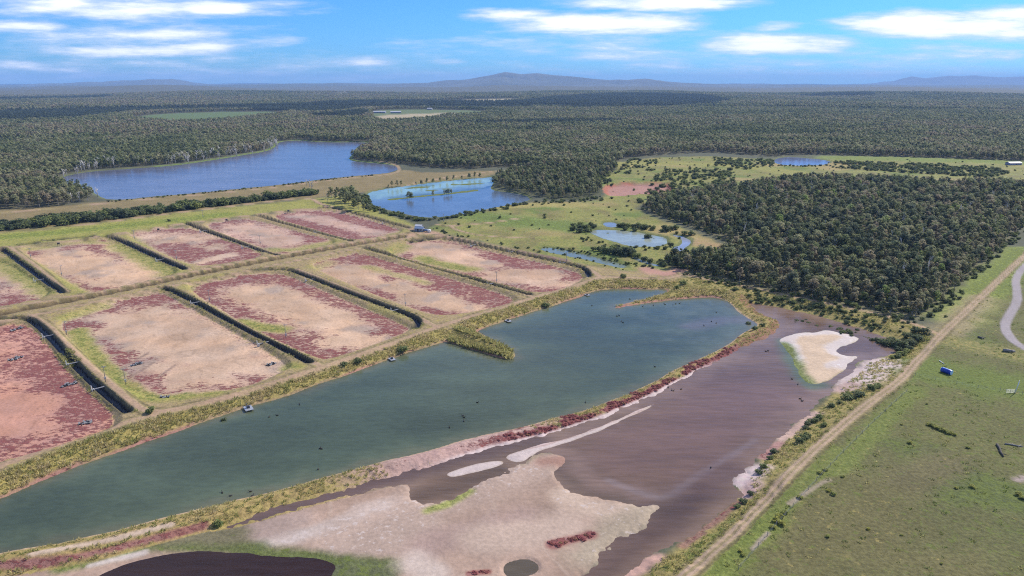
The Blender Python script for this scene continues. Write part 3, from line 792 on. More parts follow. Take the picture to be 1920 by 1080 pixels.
cg = np.empty((NV, 3))
cg[:] = (.054, .072, .044)
cg *= (1 + .13 * fbm(X, Y * 2.2, 70, 3, 215))[:, None]
shal = 1 - sstep(0, 12, -dg + 3 * wob)
cg += shal[:, None] * np.array((.020, .020, .010))
rightend = sstep(0, 110, X - at(1120, 600)[0] + 25 * wob)[:, None]
cg = cg * (1 - .75 * rightend) + np.array((.125, .142, .098)) * .75 * rightend
cg = cg * (1 - .5 * (1 - sstep(0, 5, -dg + 2 * wob))[:, None]) + .5 * (1 - sstep(0, 5, -dg + 2 * wob))[:, None] * np.array((.11, .10, .062))
pl = capsule([(1300, 612), (1345, 600), (1400, 600)], 5, Z_POND)[:, None] * .5
cg = cg * (1 - pl) + np.array((.13, .11, .12)) * pl
wpiece("green_pond_water", "green", Z_POND, W_GREEN, cg, "long green-grey pond below the grassy embankment")
cb = np.empty((NV, 3))
cb[:] = (.130, .083, .055)
cb *= (1 + .12 * big2)[:, None]


def tintw(a, pts, w, c, s, soft=.9):
    m = capsule(pts, w, Z_BROWN, soft)[:, None] * s
    return a * (1 - m) + np.asarray(c) * m


sh_ = (1 - sstep(0, 11, -db + 5 * wob))[:, None] * .6
cb = cb * (1 - sh_) + sh_ * np.array((.21, .145, .105))
cb = tintw(cb, [(1020, 849), (1062, 858), (1075, 885), (1105, 910), (1157, 930), (1240, 945), (1265, 935)], 6, (.085, .060, .042), .8)
cb = tintw(cb, [(1030, 845), (1080, 855), (1090, 883), (1120, 905), (1170, 922), (1240, 936), (1280, 920)], 3.0, (.22, .148, .115), .55)
cb = tintw(cb, [(1140, 900), (1200, 925), (1250, 936), (1290, 905), (1340, 873), (1415, 826)], 1.2, (.22, .19, .20), .40)
cb = tintw(cb, [(1180, 850), (1300, 820), (1400, 740)], 18, (.135, .082, .070), .6)
cb = tintw(cb, [(790, 930), (850, 915), (930, 885)], 4, (.075, .050, .034), .8)
cb = tintw(cb, [(1100, 1080), (1200, 1010), (1300, 930), (1370, 880)], 5, (.065, .040, .038), .6)
cb = tintw(cb, [(420, 990), (600, 935), (800, 875), (1000, 822)], 4, (.080, .052, .046), .8)
cb = tintw(cb, [(1470, 640), (1485, 680), (1515, 723), (1540, 722)], 3, (.09, .12, .06), .8)
wpiece("brown_pond_water", "brown", Z_BROWN, W_BROWN, cb, "silty brown pond beside the right dirt track")
wpiece("dark_pool_water", "dark", Z_BROWN, W_BROWN, np.array((.030, .017, .014)), "dark red-brown pool at the bottom edge")
wpiece("round_pool_water", "pool", Z_BROWN + .05, W_BROWN, np.array((.075, .060, .042)), "small round pool in the salt flat")
wpiece("lake_water", "lake", Z_LAKE, W_LAKE, np.array((.100, .108, .150)), "wide blue lake below the forest")
cm = np.empty((NV, 3))
cm[:] = (.090, .118, .16)
cm = tintw(cm, [(690, 368), (730, 365), (800, 352), (900, 342)], 26, (.22, .32, .26), .95)
cm = tintw(cm, [(735, 373), (800, 367), (853, 362), (900, 356)], 4, (.06, .08, .03), .9)
cm = tintw(cm, [(770, 352), (800, 350)], 6, (.09, .13, .04), .8)
wpiece("middle_pond_water", "mid", Z_MID, W_STILL, cm, "blue and pale green pond behind the dry beds")
wpiece("far_pond_water", "rp", Z_MID, W_STILL, np.array((.13, .15, .23)), "small blue pond at the forest edge")
for k, c_, lb in (("ma1", (.23, .255, .20), "grey-green marsh pool behind the bushes"), ("ma2", (.15, .17, .18), "tiny marsh pool at the top of the marsh"), ("ma3", (.13, .155, .11), "long green marsh channel beside the track"),
                  ("ma4", (.22, .235, .28), "curved bright pool at the wood's edge"), ("ma5", (.15, .17, .15), "narrow pool below the marsh bushes")):
    wpiece("marsh_water", k, Z_MARSH, W_STILL, np.array(c_), lb)

# ------------------------------------------------------------------ plants
def leafmat(name, ramp, trans=.3, rough=.8):
    m, nt, bs = mat(name)
    tint = N(nt, "ShaderNodeAttribute", attribute_name="tint", attribute_type="INSTANCER").outputs["Fac"]
    lv = N(nt, "ShaderNodeAttribute", attribute_name="lv").outputs["Fac"]
    cr = N(nt, "ShaderNodeValToRGB")
    els = cr.color_ramp.elements
    for i, (p, c) in enumerate(ramp):
        e = els[i] if i < 2 else els.new(p)
        e.position = p
        e.color = (*c, 1)
    L(nt, tint, cr.inputs[0])
    c = vscale(nt, cr.outputs[0], mrange(nt, lv, 0, 1, .62, 1.42))
    L(nt, c, bs.inputs["Base Color"])
    bs.inputs["Roughness"].default_value = rough
    bs.inputs["Specular IOR Level"].default_value = .2
    tr = N(nt, "ShaderNodeBsdfTranslucent")
    L(nt, vscale(nt, c, 1.1), tr.inputs[0])
    ms = N(nt, "ShaderNodeMixShader", i_0=trans)
    L(nt, bs.outputs[0], ms.inputs[1])
    L(nt, tr.outputs[0], ms.inputs[2])
    L(nt, ms.outputs[0], nt.nodes["Material Output"].inputs[0])
    return m


LEAF = leafmat("eucalypt_leaf", [(0, (.065, .085, .066)), (.25, (.165, .19, .075)), (.5, (.26, .262, .135)), (.75, (.295, .24, .16)), (1, (.24, .30, .09))], .45)
BUSHL = leafmat("bush_leaf", [(0, (.085, .105, .055)), (.4, (.15, .18, .06)), (.7, (.19, .21, .055)), (1, (.30, .29, .065))], .4)
GRASSM = leafmat("grass_blade", [(0, (.12, .16, .04)), (.35, (.26, .265, .085)), (.7, (.42, .37, .155)), (1, (.50, .41, .23))], .45)
SAMPH = leafmat("samphire", [(0, (.16, .045, .045)), (.5, (.24, .07, .07)), (1, (.22, .13, .06))], .15)


def flat(name, c, rough=.7, var=.25, scale=3.0, metal=0.0, spec=.4):
    m, nt, bs = mat(name)
    p = N(nt, "ShaderNodeTexCoord").outputs["Object"]
    L(nt, vscale(nt, mix(nt, 0.0, c, c), mrange(nt, noise(nt, p, scale, 4), .3, .7, 1 - var, 1 + var)), bs.inputs["Base Color"])
    bs.inputs["Roughness"].default_value = rough
    bs.inputs["Metallic"].default_value = metal
    bs.inputs["Specular IOR Level"].default_value = spec
    return m


BARK, DEADW = flat("pale_bark", (.27, .24, .20), .9), flat("dead_wood", (.44, .42, .39), .9)


def leaves(cl, n, size, r, flatz=.75, seed=0):
    """n leaf sprays round each clump centre (x, y, z, radius)"""
    g = np.random.default_rng(seed)
    vs, lv = [], []
    for (cx, cy, cz, cr) in cl:
        base = g.uniform(.15, .85)
        d = g.normal(size=(n, 3))
        d /= np.linalg.norm(d, axis=1)[:, None]
        p = d * (cr * g.uniform(.45, 1.05, n) ** .6)[:, None]
        p[:, 2] *= flatz
        p += (cx, cy, cz)
        nrm = d * .7 + g.normal(size=(n, 3)) * .5 + (0, 0, 1.15)
        nrm /= np.linalg.norm(nrm, axis=1)[:, None]
        t = np.cross(nrm, g.normal(size=(n, 3)))
        t /= np.linalg.norm(t, axis=1)[:, None]
        b = np.cross(nrm, t)
        s = size * g.uniform(.6, 1.3, n)[:, None]
        q = np.stack([p - t * s, p + b * s * .55, p + t * s, p - b * s * .55], 1)
        vs.append(q.reshape(-1, 3))
        lv.append(np.repeat(np.clip(base + g.normal(size=n) * .22, 0, 1), 4))
    v = np.vstack(vs)
    return v, np.arange(len(v)).reshape(-1, 4), np.concatenate(lv)


def tube(pts, rad, k=5):
    pts = np.asarray(pts, float)
    V_, F_ = [], []
    for i, p in enumerate(pts):
        d = pts[min(i + 1, len(pts) - 1)] - pts[max(i - 1, 0)]
        d /= np.linalg.norm(d)
        a = np.cross(d, (0.31, .95, .05) if abs(d[1]) < .9 else (1, 0, 0))
        a /= np.linalg.norm(a)
        b = np.cross(d, a)
        for j in range(k):
            th = 2 * math.pi * j / k
            V_.append(p + (a * math.cos(th) + b * math.sin(th)) * rad[i])
    for i in range(len(pts) - 1):
        for j in range(k):
            F_.append((i * k + j, i * k + (j + 1) % k, (i + 1) * k + (j + 1) % k, (i + 1) * k + j))
    F_.append(tuple(range((len(pts) - 1) * k, len(pts) * k)))
    F_.append(tuple(range(k))[::-1])
    return V_, F_


class MB:
    def __init__(s):
        s.v, s.f = [], []

    def add(s, V_, F_):
        o = len(s.v)
        s.v += [tuple(map(float, p)) for p in V_]
        s.f += [tuple(i + o for i in q) for q in F_]
        return s

    def tube(s, pts, rad, k=6):
        if isinstance(rad, (int, float)):
            rad = [rad] * len(pts)
        return s.add(*tube(pts, rad, k))

    def box(s, c, d, rz=0.0, ch=.0):
        x, y, z = [a / 2 for a in d]
        ch = ch or min(d) * .06
        P = []
        for sz in (-1, 1):
            for sx, sy in ((-1, -1), (1, -1), (1, 1), (-1, 1)):
                P.append((sx * x, sy * y, sz * z))
        ca, sa = math.cos(rz), math.sin(rz)
        P = [(c[0] + p[0] * ca - p[1] * sa, c[1] + p[0] * sa + p[1] * ca, c[2] + p[2]) for p in P]
        return s.add(P, [(0, 3, 2, 1), (4, 5, 6, 7), (0, 1, 5, 4), (1, 2, 6, 5), (2, 3, 7, 6), (3, 0, 4, 7)])

    def mesh(s, name, m, smooth_=False):
        return new_mesh(name, s.v, s.f, (m,), smooth_)


def tree_parts(h, w, nclump, nl, size, seed, slender=False):
    g = np.random.default_rng(seed)
    cl, mb = [], MB()
    lean = g.normal(size=2) * .04 * h
    top = (lean[0], lean[1], h * .82)
    mid = (lean[0] * .4 + g.normal() * .2, lean[1] * .4, h * .42)
    mb.tube([(0, 0, -.6), (0.05, 0, .3), mid, top], [.034 * h ** .8, .026 * h ** .8, .018 * h ** .8, .006 * h ** .8], 6)
    for i in range(nclump):
        a = i * 2.4 + g.uniform(-.5, .5)
        t = (i + .5) / nclump
        zz = h * (.40 + .52 * t) if not slender else h * (.25 + .68 * t)
        rad = w * (.30 + .72 * math.sin(math.pi * min(1, .30 + .62 * t))) * g.uniform(.45, .95) * (.62 if i % 3 == 0 else 1)
        if slender:
            rad *= (1.15 - .9 * t)
        c = (lean[0] * t + math.cos(a) * rad * .72, lean[1] * t + math.sin(a) * rad * .72, zz + g.uniform(-.5, .5))
        cl.append((*c, w * g.uniform(.20, .50)))
        z0 = zz * .62
        mb.tube([(lean[0] * .4 * z0 / h, lean[1] * .4 * z0 / h, z0), ((c[0]) * .55, (c[1]) * .55, (z0 + c[2]) / 2 + .2), c], [.07, .05, .025], 4)
    v, q, lv = leaves(cl, nl, size, w, .72, seed)
    return v, q, lv, mb


def crown_mesh(name, v, q, lv, m):
    me = new_mesh(name, v, q, (m,), False)
    vattr(me, "lv", lv.astype(np.float32), "FLOAT")
    return me


def joined(name, v, q, lv, mb, m, m2):
    nv = len(v)
    vv_ = np.vstack([v, np.array(mb.v)])
    ff = [tuple(x) for x in q] + [tuple(i + nv for i in x) for x in mb.f]
    me = new_mesh(name, vv_, ff, (m, m2), False, fmat=[0] * len(q) + [1] * len(mb.f))
    vattr(me, "lv", np.concatenate([lv, np.full(len(mb.v), .5)]).astype(np.float32), "FLOAT")
    return me


def scatter(name, pts, rz, scl, idx, tint, protos, label, cat):
    """one object that carries many small copies of the given forms"""
    me = new_mesh(name, pts, [])
    for nm, a, t in (("rz", rz, "FLOAT"), ("sc", scl, "FLOAT"), ("tint", tint, "FLOAT")):
        at_ = me.attributes.new(nm, t, "POINT")
        at_.data.foreach_set("value", np.asarray(a, np.float32))
    at_ = me.attributes.new("pi", "INT", "POINT")
    at_.data.foreach_set("value", np.asarray(idx, np.int32))
    cl = bpy.data.collections.new(name + "_forms")
    for i, p in enumerate(protos):
        cl.objects.link(bpy.data.objects.new(f"{name}_form_{i:02d}", p))
    o = link(name, me, label=label, cat=cat, kind="stuff")
    ng = bpy.data.node_groups.new(name + "_spread", "GeometryNodeTree")
    ng.interface.new_socket("Geometry", in_out="INPUT", socket_type="NodeSocketGeometry")
    ng.interface.new_socket("Geometry", in_out="OUTPUT", socket_type="NodeSocketGeometry")
    gi, go = ng.nodes.new("NodeGroupInput"), ng.nodes.new("NodeGroupOutput")
    ci = ng.nodes.new("GeometryNodeCollectionInfo")
    ci.inputs["Collection"].default_value = cl
    ci.inputs["Separate Children"].default_value = True
    ci.inputs["Reset Children"].default_value = True
    ip = ng.nodes.new("GeometryNodeInstanceOnPoints")
    ip.inputs["Pick Instance"].default_value = True

    def na(nm, t):
        n = ng.nodes.new("GeometryNodeInputNamedAttribute")
        n.data_type = t
        n.inputs["Name"].default_value = nm
        return [s for s in n.outputs if s.enabled and s.name == "Attribute"][0]
    cx = ng.nodes.new("ShaderNodeCombineXYZ")
    ng.links.new(na("rz", "FLOAT"), cx.inputs[2])
    ng.links.new(gi.outputs[0], ip.inputs["Points"])
    ng.links.new(ci.outputs[0], ip.inputs["Instance"])
    ng.links.new(na("pi", "INT"), ip.inputs["Instance Index"])
    ng.links.new(cx.outputs[0], ip.inputs["Rotation"])
    ng.links.new(na("sc", "FLOAT"), ip.inputs["Scale"])
    ng.links.new(ip.outputs[0], go.inputs[0])
    md = o.modifiers.new("spread", "NODES")
    md.node_group = ng
    return o


def grid_pts(x0, x1, y0, y1, s, jit=.85):
    gx, gy = np.meshgrid(np.arange(x0, x1, s), np.arange(y0, y1, s), indexing="ij")
    gx = gx.ravel() + rng.uniform(-.5, .5, gx.size) * s * jit
    gy = gy.ravel() + rng.uniform(-.5, .5, gy.size) * s * jit
    return gx, gy


def in_poly(P, x, y, M=0.5):
    return sdf(P, x, y, M)


# ---- where trees stand
FORP, NEARP, WESTP = smooth(atl(FOREST), 1), smooth(atl(FNEAR), 1), smooth(atl(FWEST), 1)
tx, ty, th_, tt, tk = [], [], [], [], []


def put(x, y, h, tint, k):
    tx.append(x); ty.append(y); th_.append(h); tt.append(tint); tk.append(np.full(len(x), k))


half = 43 * D2R
wl_ = [sdf(smooth(atl(p, z), 1), X[:1], Y[:1]) for p, z in ()]
fld = [smooth(atl(p), 1) for p, c in FIELDS]
pin = [smooth(atl(p), 1) for p in PINES]
lakeP, midP, rpP = smooth(atl(LAKE, Z_LAKE), 2), smooth(atl(MIDP, Z_MID), 2), smooth(atl(RPOND, Z_MID), 1)
for r0, r1, s in ((600, 1500, 5.4), (1500, 3000, 7.8), (3000, 6000, 13)):
    gx, gy = grid_pts(-r1 * .75, r1 * .75, 300, r1, s)
    r = np.hypot(gx, gy)
    k = (r >= r0) & (r < r1) & (np.abs(np.arctan2(gx, gy)) < half)
    gx, gy, r = gx[k], gy[k], r[k]
    k = in_poly(FORP, gx, gy) < -1
    for P_ in [lakeP, midP, rpP] + fld:
        k &= ~(in_poly(P_, gx, gy, 3) < 3)
    dens = fbm(gx, gy, 160, 3, 301)
    k &= rng.random(len(gx)) < np.clip(1.0 + .45 * dens, .5, 1)
    gx, gy, r, dens = gx[k], gy[k], r[k], dens[k]
    pine = np.zeros(len(gx), bool)
    for P_ in pin:
        pine |= in_poly(P_, gx, gy) < 0
    tint = np.clip(.39 + .26 * fbm(gx, gy, 90, 3, 302) + .22 * fbm(gx, gy, 700, 2, 303) + .12 * sstep(0, -500, gx) + rng.normal(size=len(gx)) * .10, .15, .95)
    tint = np.where(pine, .04, tint)
    hh_ = rng.uniform(7, 14.5, len(gx)) * (1 + .0 * r) * (.86 if r1 < 2000 else 1.0 if r1 < 4000 else 1.4)
    put(gx, gy, hh_, tint, 0)
gx, gy = grid_pts(60, 900, 250, 1000, 4.7)
k = in_poly(NEARP, gx, gy, 1) < rng.uniform(-2, 1, len(gx))
gx, gy = gx[k], gy[k]
gap = fbm(gx, gy, 60, 3, 311)
edge_d = -sdf(NEARP, gx, gy, 60)
k = rng.random(len(gx)) < np.clip(1.05 + .5 * gap, .45, 1)
gx, gy, gap, edge_d = gx[k], gy[k], gap[k], edge_d[k]
green_l = sstep(150, -60, gx - at(1400, 450)[0]) * .10
put(gx, gy, (6.5 + 6.0 * rng.random(len(gx)) ** 1.4) * (.76 + .28 * sstep(0, 25, np.clip(edge_d, 0, 60))), np.clip(.38 + .30 * fbm(gx, gy, 45, 3, 312) - green_l + rng.normal(size=len(gx)) * .24 + .35 * (edge_d < 16) * rng.random(len(gx)), .08, 1), 1)
gx, gy = grid_pts(-60, 260, 500, 1000, 6.0)
k = (in_poly(WESTP, gx, gy, 1) < 0) & (rng.random(len(gx)) < .9) & ~(in_poly(midP, gx, gy, 2) < 1)
gx, gy = gx[k], gy[k]
put(gx, gy, rng.uniform(6.5, 11, len(gx)), np.clip(.35 + rng.normal(size=len(gx)) * .16, .1, .8), 2)
clump = [(622, 372, 11), (630, 378, 12), (638, 383, 13), (646, 379, 14), (654, 386, 13), (662, 380, 15), (668, 388, 15), (664, 395, 11), (672, 393, 12), (679, 389, 10), (682, 396, 8), (655, 376, 12), (641, 372, 11), (632, 369, 10), (650, 371, 11), (660, 371, 13), (670, 380, 12), (647, 388, 9), (676, 384, 11), (689, 395, 7), (694, 398, 6.5), (616, 374, 8)]
p = atl([(u, v) for u, v, h in clump])
put(p[:, 0], p[:, 1], np.array([h * .95 for u, v, h in clump]), rng.uniform(.18, .45, len(p)), 3)
isl = [(764, 371, 6.5), (771, 372, 7.5), (767, 370, 7), (812, 366, 6), (833, 364, 5.5), (841, 363, 6), (837, 363, 5), (846, 362, 5), (735, 350, 7), (745, 349, 7.5), (752, 348, 6.5), (728, 352, 5), (790, 345, 6), (800, 343, 7), (812, 342, 6), (825, 340, 6), (838, 339, 7), (850, 337, 7), (780, 346, 5), (880, 334, 7), (890, 333, 8), (900, 333, 7), (866, 336, 6), (1293, 322, 7), (1247, 320, 6), (1327, 316, 6), (1165, 322, 6)]
p = atl([(u, v) for u, v, h in isl])
put(p[:, 0], p[:, 1], np.array([h for u, v, h in isl]), rng.uniform(.15, .5, len(p)), 4)
TX, TY, THT, TTN, TK = map(np.concatenate, (tx, ty, th_, tt, tk))
TR = np.hypot(TX, TY)
TZ = height(TX, TY)
order = np.argsort(TR - 40 * (TK == 3))
ang = np.abs(np.arctan2(TX, TY)) < 36 * D2R
order = order[ang[order]]
solo = order[:300]
rest = np.ones(len(TX), bool)
rest[solo] = False

forms = [tree_parts(10, w_, nc, 58, sz * .74, 900 + i) for i, (w_, nc, sz) in enumerate([(3.4, 11, .62), (2.9, 9, .58), (3.9, 13, .66), (3.1, 10, .55), (2.6, 9, .55), (3.6, 12, .62)])]
crowns = [crown_mesh("crown", v, q, lv, LEAF) for v, q, lv, mb in forms]
trunks = [mb.mesh("trunk", BARK, True) for v, q, lv, mb in forms]
protos = [joined("tree_form", v, q, lv, mb, LEAF, BARK) for v, q, lv, mb in forms]
far_forms = [tree_parts(10, w_, nc, 13, .95, 950 + i) for i, (w_, nc) in enumerate([(3.6, 9), (3.2, 8), (4.0, 10)])]
protos += [joined("tree_form", v, q, lv, mb, LEAF, BARK) for v, q, lv, mb in far_forms]
kinds = {1: ("grey-green gum tree in the front rows of the dense wood by the right dirt track", "trees at the near edge of the right wood"), 2: ("dark small gum tree in the scattered wood beside the blue pond", "trees beside the middle pond"),
         3: ("tall dark gum tree in the clump at the left corner of the blue pond", "tree clump by the middle pond"), 4: ("small tree standing alone at the shore of the blue pond", "shore trees of the middle pond"), 0: ("gum tree at the edge of the far forest", "trees of the far forest")}
for n_, i in enumerate(solo):
    k = int(rng.integers(0, len(forms)))
    lb, gpz = kinds[int(TK[i])]
    e = link("eucalyptus_tree", None, label=lb, cat="tree", group=gpz, loc=(TX[i], TY[i], TZ[i] - .05), rz=rng.uniform(0, 6.28))
    s = THT[i] / 10
    e.scale = (s * rng.uniform(.9, 1.15), s * rng.uniform(.9, 1.15), s)
    c = link("crown", crowns[k], e)
    c["tint"] = float(TTN[i])
    link("trunk", trunks[k], e)
ir = np.nonzero(rest)[0]
idx = np.where(TR[ir] < 900, rng.integers(0, 6, len(ir)), rng.integers(6, 9, len(ir)))
scatter("eucalyptus_forest", np.stack([TX[ir], TY[ir], TZ[ir] - .1], 1), rng.uniform(0, 6.28, len(ir)), THT[ir] / 10, idx, TTN[ir], protos, "dense grey-green eucalyptus forest stretching to the hills", "forest")
print("trees", len(TX))

# ---- dead trees along the lake
def dead_mesh(seed):
    g = np.random.default_rng(seed)
    mb = MB()
    h = 9
    mb.tube([(0, 0, -.5), (g.normal() * .2, 0, h * .5), (g.normal() * .5, g.normal() * .4, h)], [.36, .27, .11], 5)
    for i in range(6):
        z = h * g.uniform(.35, .85)
        a = g.uniform(0, 6.28)
        l = g.uniform(1.2, 2.6)
        mb.tube([(0, 0, z), (math.cos(a) * l * .6, math.sin(a) * l * .6, z + l * .5), (math.cos(a) * l, math.sin(a) * l, z + l * 1.1)], [.24, .17, .09], 4)
    return mb.mesh("dead_tree", DEADW, True)


deads = [dead_mesh(s) for s in range(5)]
shore = smooth(atl([(118, 334), (150, 322), (190, 319), (233, 316), (333, 309), (400, 299), (460, 289), (508, 281), (516, 270)], Z_LAKE), 2, False)
Ls = np.concatenate([[0], np.cumsum(np.linalg.norm(np.diff(shore, axis=0), axis=1))])
for i in range(180):
    t = rng.uniform(0, 1) ** .75 * Ls[-1]
    q_ = np.array([np.interp(t, Ls, shore[:, 0]), np.interp(t, Ls, shore[:, 1])])
    n_ = np.array((-.35, .93))
    q_ = q_ + n_ * abs(rng.normal()) * 22 + rng.normal(size=2) * 4 + n_ * 3
    link("dead_tree", deads[i % 5], label="bleached leafless tree at the far shore of the blue lake", cat="dead tree", group="dead trees along the lake shore", loc=(*q_, float(height(*q_)[0])), rz=rng.uniform(0, 6.28)).scale = [rng.uniform(.8, 1.35)] * 3
for u, v in [(140, 352), (150, 356), (160, 361), (172, 366), (183, 369), (120, 378), (135, 380), (150, 379), (165, 377), (110, 345), (100, 348), (132, 347), (60, 350), (80, 346), (40, 352), (581, 350), (585, 357), (575, 348)]:
    q_ = at(u, v)
    link("dead_tree", deads[int(u) % 5], label="bleached dead tree in the drowned left end of the blue lake" if u < 400 else "bare dead tree on the dry bank in front of the blue lake", cat="dead tree", group="dead trees at the left end of the lake" if u < 400 else "dead trees on the lake bank", loc=(*q_, float(height(*q_)[0])), rz=u * 1.0).scale = [rng.uniform(.7, 1.1)] * 3

snag = rng.permutation(len(NEARP))
gx, gy = grid_pts(80, 620, 300, 760, 38)
k = in_poly(NEARP, gx, gy, 1) < -6
for x_, y_ in zip(gx[k], gy[k]):
    link("dead_tree", deads[int(rng.integers(0, 5))], label="bare pale dead tree standing among the crowns of the right wood", cat="dead tree", group="dead trees in the right wood", loc=(x_, y_, float(height(x_, y_)[0])), rz=rng.uniform(0, 6.28)).scale = (.7, .7, rng.uniform(1.0, 1.35))
# ---- bushes
def bush_mesh(seed, m=None, n=40, size=.16):
    g = np.random.default_rng(seed)
    cl = [(math.cos(i * 2.4) * g.uniform(.2, .62), math.sin(i * 2.4) * g.uniform(.2, .62), g.uniform(.3, .72), g.uniform(.30, .46)) for i in range(7)] + [(0, 0, .55, .5)]
    v, q, lv = leaves(cl, n, size, 1, .8, seed)
    mb = MB()
    for i in range(5):
        c = cl[i]
        mb.tube([(0, 0, -.1), (c[0] * .5, c[1] * .5, c[2] * .6), c[:3]], [.05, .035, .015], 4)
    return v, q, lv, mb


bf = [bush_mesh(40 + i) for i in range(5)]
bcr = [crown_mesh("foliage", v, q, lv, BUSHL) for v, q, lv, mb in bf]
bst = [mb.mesh("stem", BARK) for v, q, lv, mb in bf]
bpro = [joined("bush_form", v, q, lv, mb, BUSHL, BARK) for v, q, lv, mb in bf]


def bush(u, v, r, tint, lb, gp_=None, h=1.0, name="bush"):
    p = at(u, v)
    e = link(name, None, label=lb, cat="bush", group=gp_, loc=(p[0], p[1], float(height(*p)[0])), rz=rng.uniform(0, 6.28))
    e.scale = (r, r * rng.uniform(.85, 1.15), r * h)
    k = int(rng.integers(0, 5))
    c = link("foliage", bcr[k], e)
    c["tint"] = tint
    link("stem", bst[k], e)


G_ = "dark thicket at the right corner of the brown pond"
for u, v, r in [(1640, 628, 2.2), (1655, 632, 2.6), (1666, 637, 3.0), (1680, 640, 3.2), (1694, 642, 3.2), (1708, 640, 3.0), (1720, 635, 2.8), (1733, 627, 2.8), (1700, 629, 2.6), (1715, 624, 2.6), (1672, 630, 2.4), (1686, 650, 2.2), (1704, 649, 2.2)]:
    bush(u, v, r, rng.uniform(0, .2), "dark bush in the thicket at the right corner of the brown pond", G_)
G_ = "bushes on the shore between the brown pond and the track"
for u, v, r, t in [(1692, 661, 2.6, .6), (1702, 655, 2.2, .7), (1683, 667, 2.2, .3), (1673, 668, 1.6, .6), (1590, 744, 2.4, .25), (1610, 742, 2.4, .1), (1634, 731, 2.2, .35), (1645, 727, 1.8, .4), (1560, 757, 1.6, .2), (1575, 752, 1.2, .1), (1536, 779, 1.8, .4), (1528, 784, 1.6, .2), (1515, 788, 1.4, .05), (1512, 796, 1.3, .05), (1520, 782, 1.3, .3), (1511, 818, 2.0, .25), (1500, 824, 1.8, .2), (1545, 797, 1.4, .4), (1452, 838, 1.6, .05), (1445, 850, 1.2, .3), (1432, 868, 1.5, .4), (1424, 879, 1.3, .1), (1408, 915, 1.2, .05), (1395, 930, 1.4, .1), (1383, 940, 1.2, .3), (1590, 733, 1.2, .5)]:
    bush(u, v, r, t, "low bush on the pink shore between the brown pond and the right dirt track", G_, .8)
for u, v, r, t, lb in [(755, 652, 2.6, .3, "rounded green bush on the pond embankment left of the grassy spit"), (1023, 568, 2.2, .25, "rounded green bush on the embankment above the green pond, right of the spit"), (672, 676, 2.0, .2, "dark bush on the embankment below the corner of a crimson bed"), (645, 683, 1.8, .2, "smaller dark bush low on the embankment, leftmost of a pair"),
                       (282, 776, 1.9, .35, "lone bush at the track fork by the black-lined drain"), (408, 973, 1.5, .45, "small bright green bush on the pink dividing bank"), (1168, 522, 2.4, .3, "green bush beside the track at the corner of the last bed"), (1281, 535, 2.6, .35, "green bush by the track bend above the green pond's sand spit"), (1270, 540, 2.0, .4, "pale green bush at the sand spit's root"),
                       (1415, 613, 1.8, .2, "dark green bush in the elbow of the dividing bank"), (1430, 607, 1.6, .25, "smaller green bush in the elbow of the dividing bank"), (1404, 598, 1.5, .2, "low dark bush on the upper arm of the dividing bank"), (317, 415, 1.8, .1, "lone round bush on the green strip behind the back row"), (101, 450, 1.5, .2, "small bush on the edge of the back-left bed"),
                       (418, 776, 1.2, .1, "small dark bush at the waterline near the jetty")]:
    bush(u, v, r, t, lb)
G_ = "yellow-green bushes in the right field"
for u, v, r in [(1742, 797, 1.0), (1748, 799, 1.2), (1755, 803, 1.3), (1763, 806, 1.3), (1772, 810, 1.3), (1780, 813, 1.2), (1790, 816, .9), (1706, 831, 1.1), (1815, 840, .8), (1823, 914, 1.0), (1562, 928, 1.1), (1554, 921, .8), (1500, 934, .9), (1538, 888, .9), (1548, 882, .8), (1580, 895, .7), (1462, 970, 1.2), (1456, 978, 1.4), (1466, 984, 1.3), (1471, 963, 1.0), (1450, 990, 1.0), (1552, 1007, .8), (1628, 992, .6), (1793, 916, .7), (1690, 797, .6), (1738, 758, .6), (1393, 1042, .8), (1388, 1035, .7), (1690, 1004, .5), (1765, 1058, .5), (1910, 928, 1.2), (1918, 935, 1.1)]:
    bush(u, v, r, rng.uniform(.72, 1), "low yellow-green bush in the grazed right field", G_, .75)
G_ = "bushes in the marsh"
for u, v, r in [(1123, 471, 3.0), (1132, 474, 3.6), (1143, 476, 3.8), (1155, 478, 4.0), (1166, 480, 4.6), (1176, 479, 4.8), (1186, 477, 3.8), (1112, 470, 2.2), (1086, 436, 3.0), (1097, 430, 3.4), (1076, 432, 2.6), (1107, 424, 3.0), (1215, 444, 3.4), (1160, 426, 2.4), (1172, 430, 2.2), (1190, 432, 2.2), (1250, 434, 3.6), (1258, 462, 2.6), (1247, 468, 2.0), (1207, 487, 2.6), (1218, 491, 2.6), (1160, 464, 1.5), (1208, 464, 1.6), (1234, 466, 1.6)]:
    bush(u, v, r, rng.uniform(0, .3), "dark rounded bush among the marsh pools", G_, 1.15)
# the rest of the scrub
bx, by, br, bt = [], [], [], []


def bput(x, y, r, t):
    bx.append(x); by.append(y); br.append(r); bt.append(t)


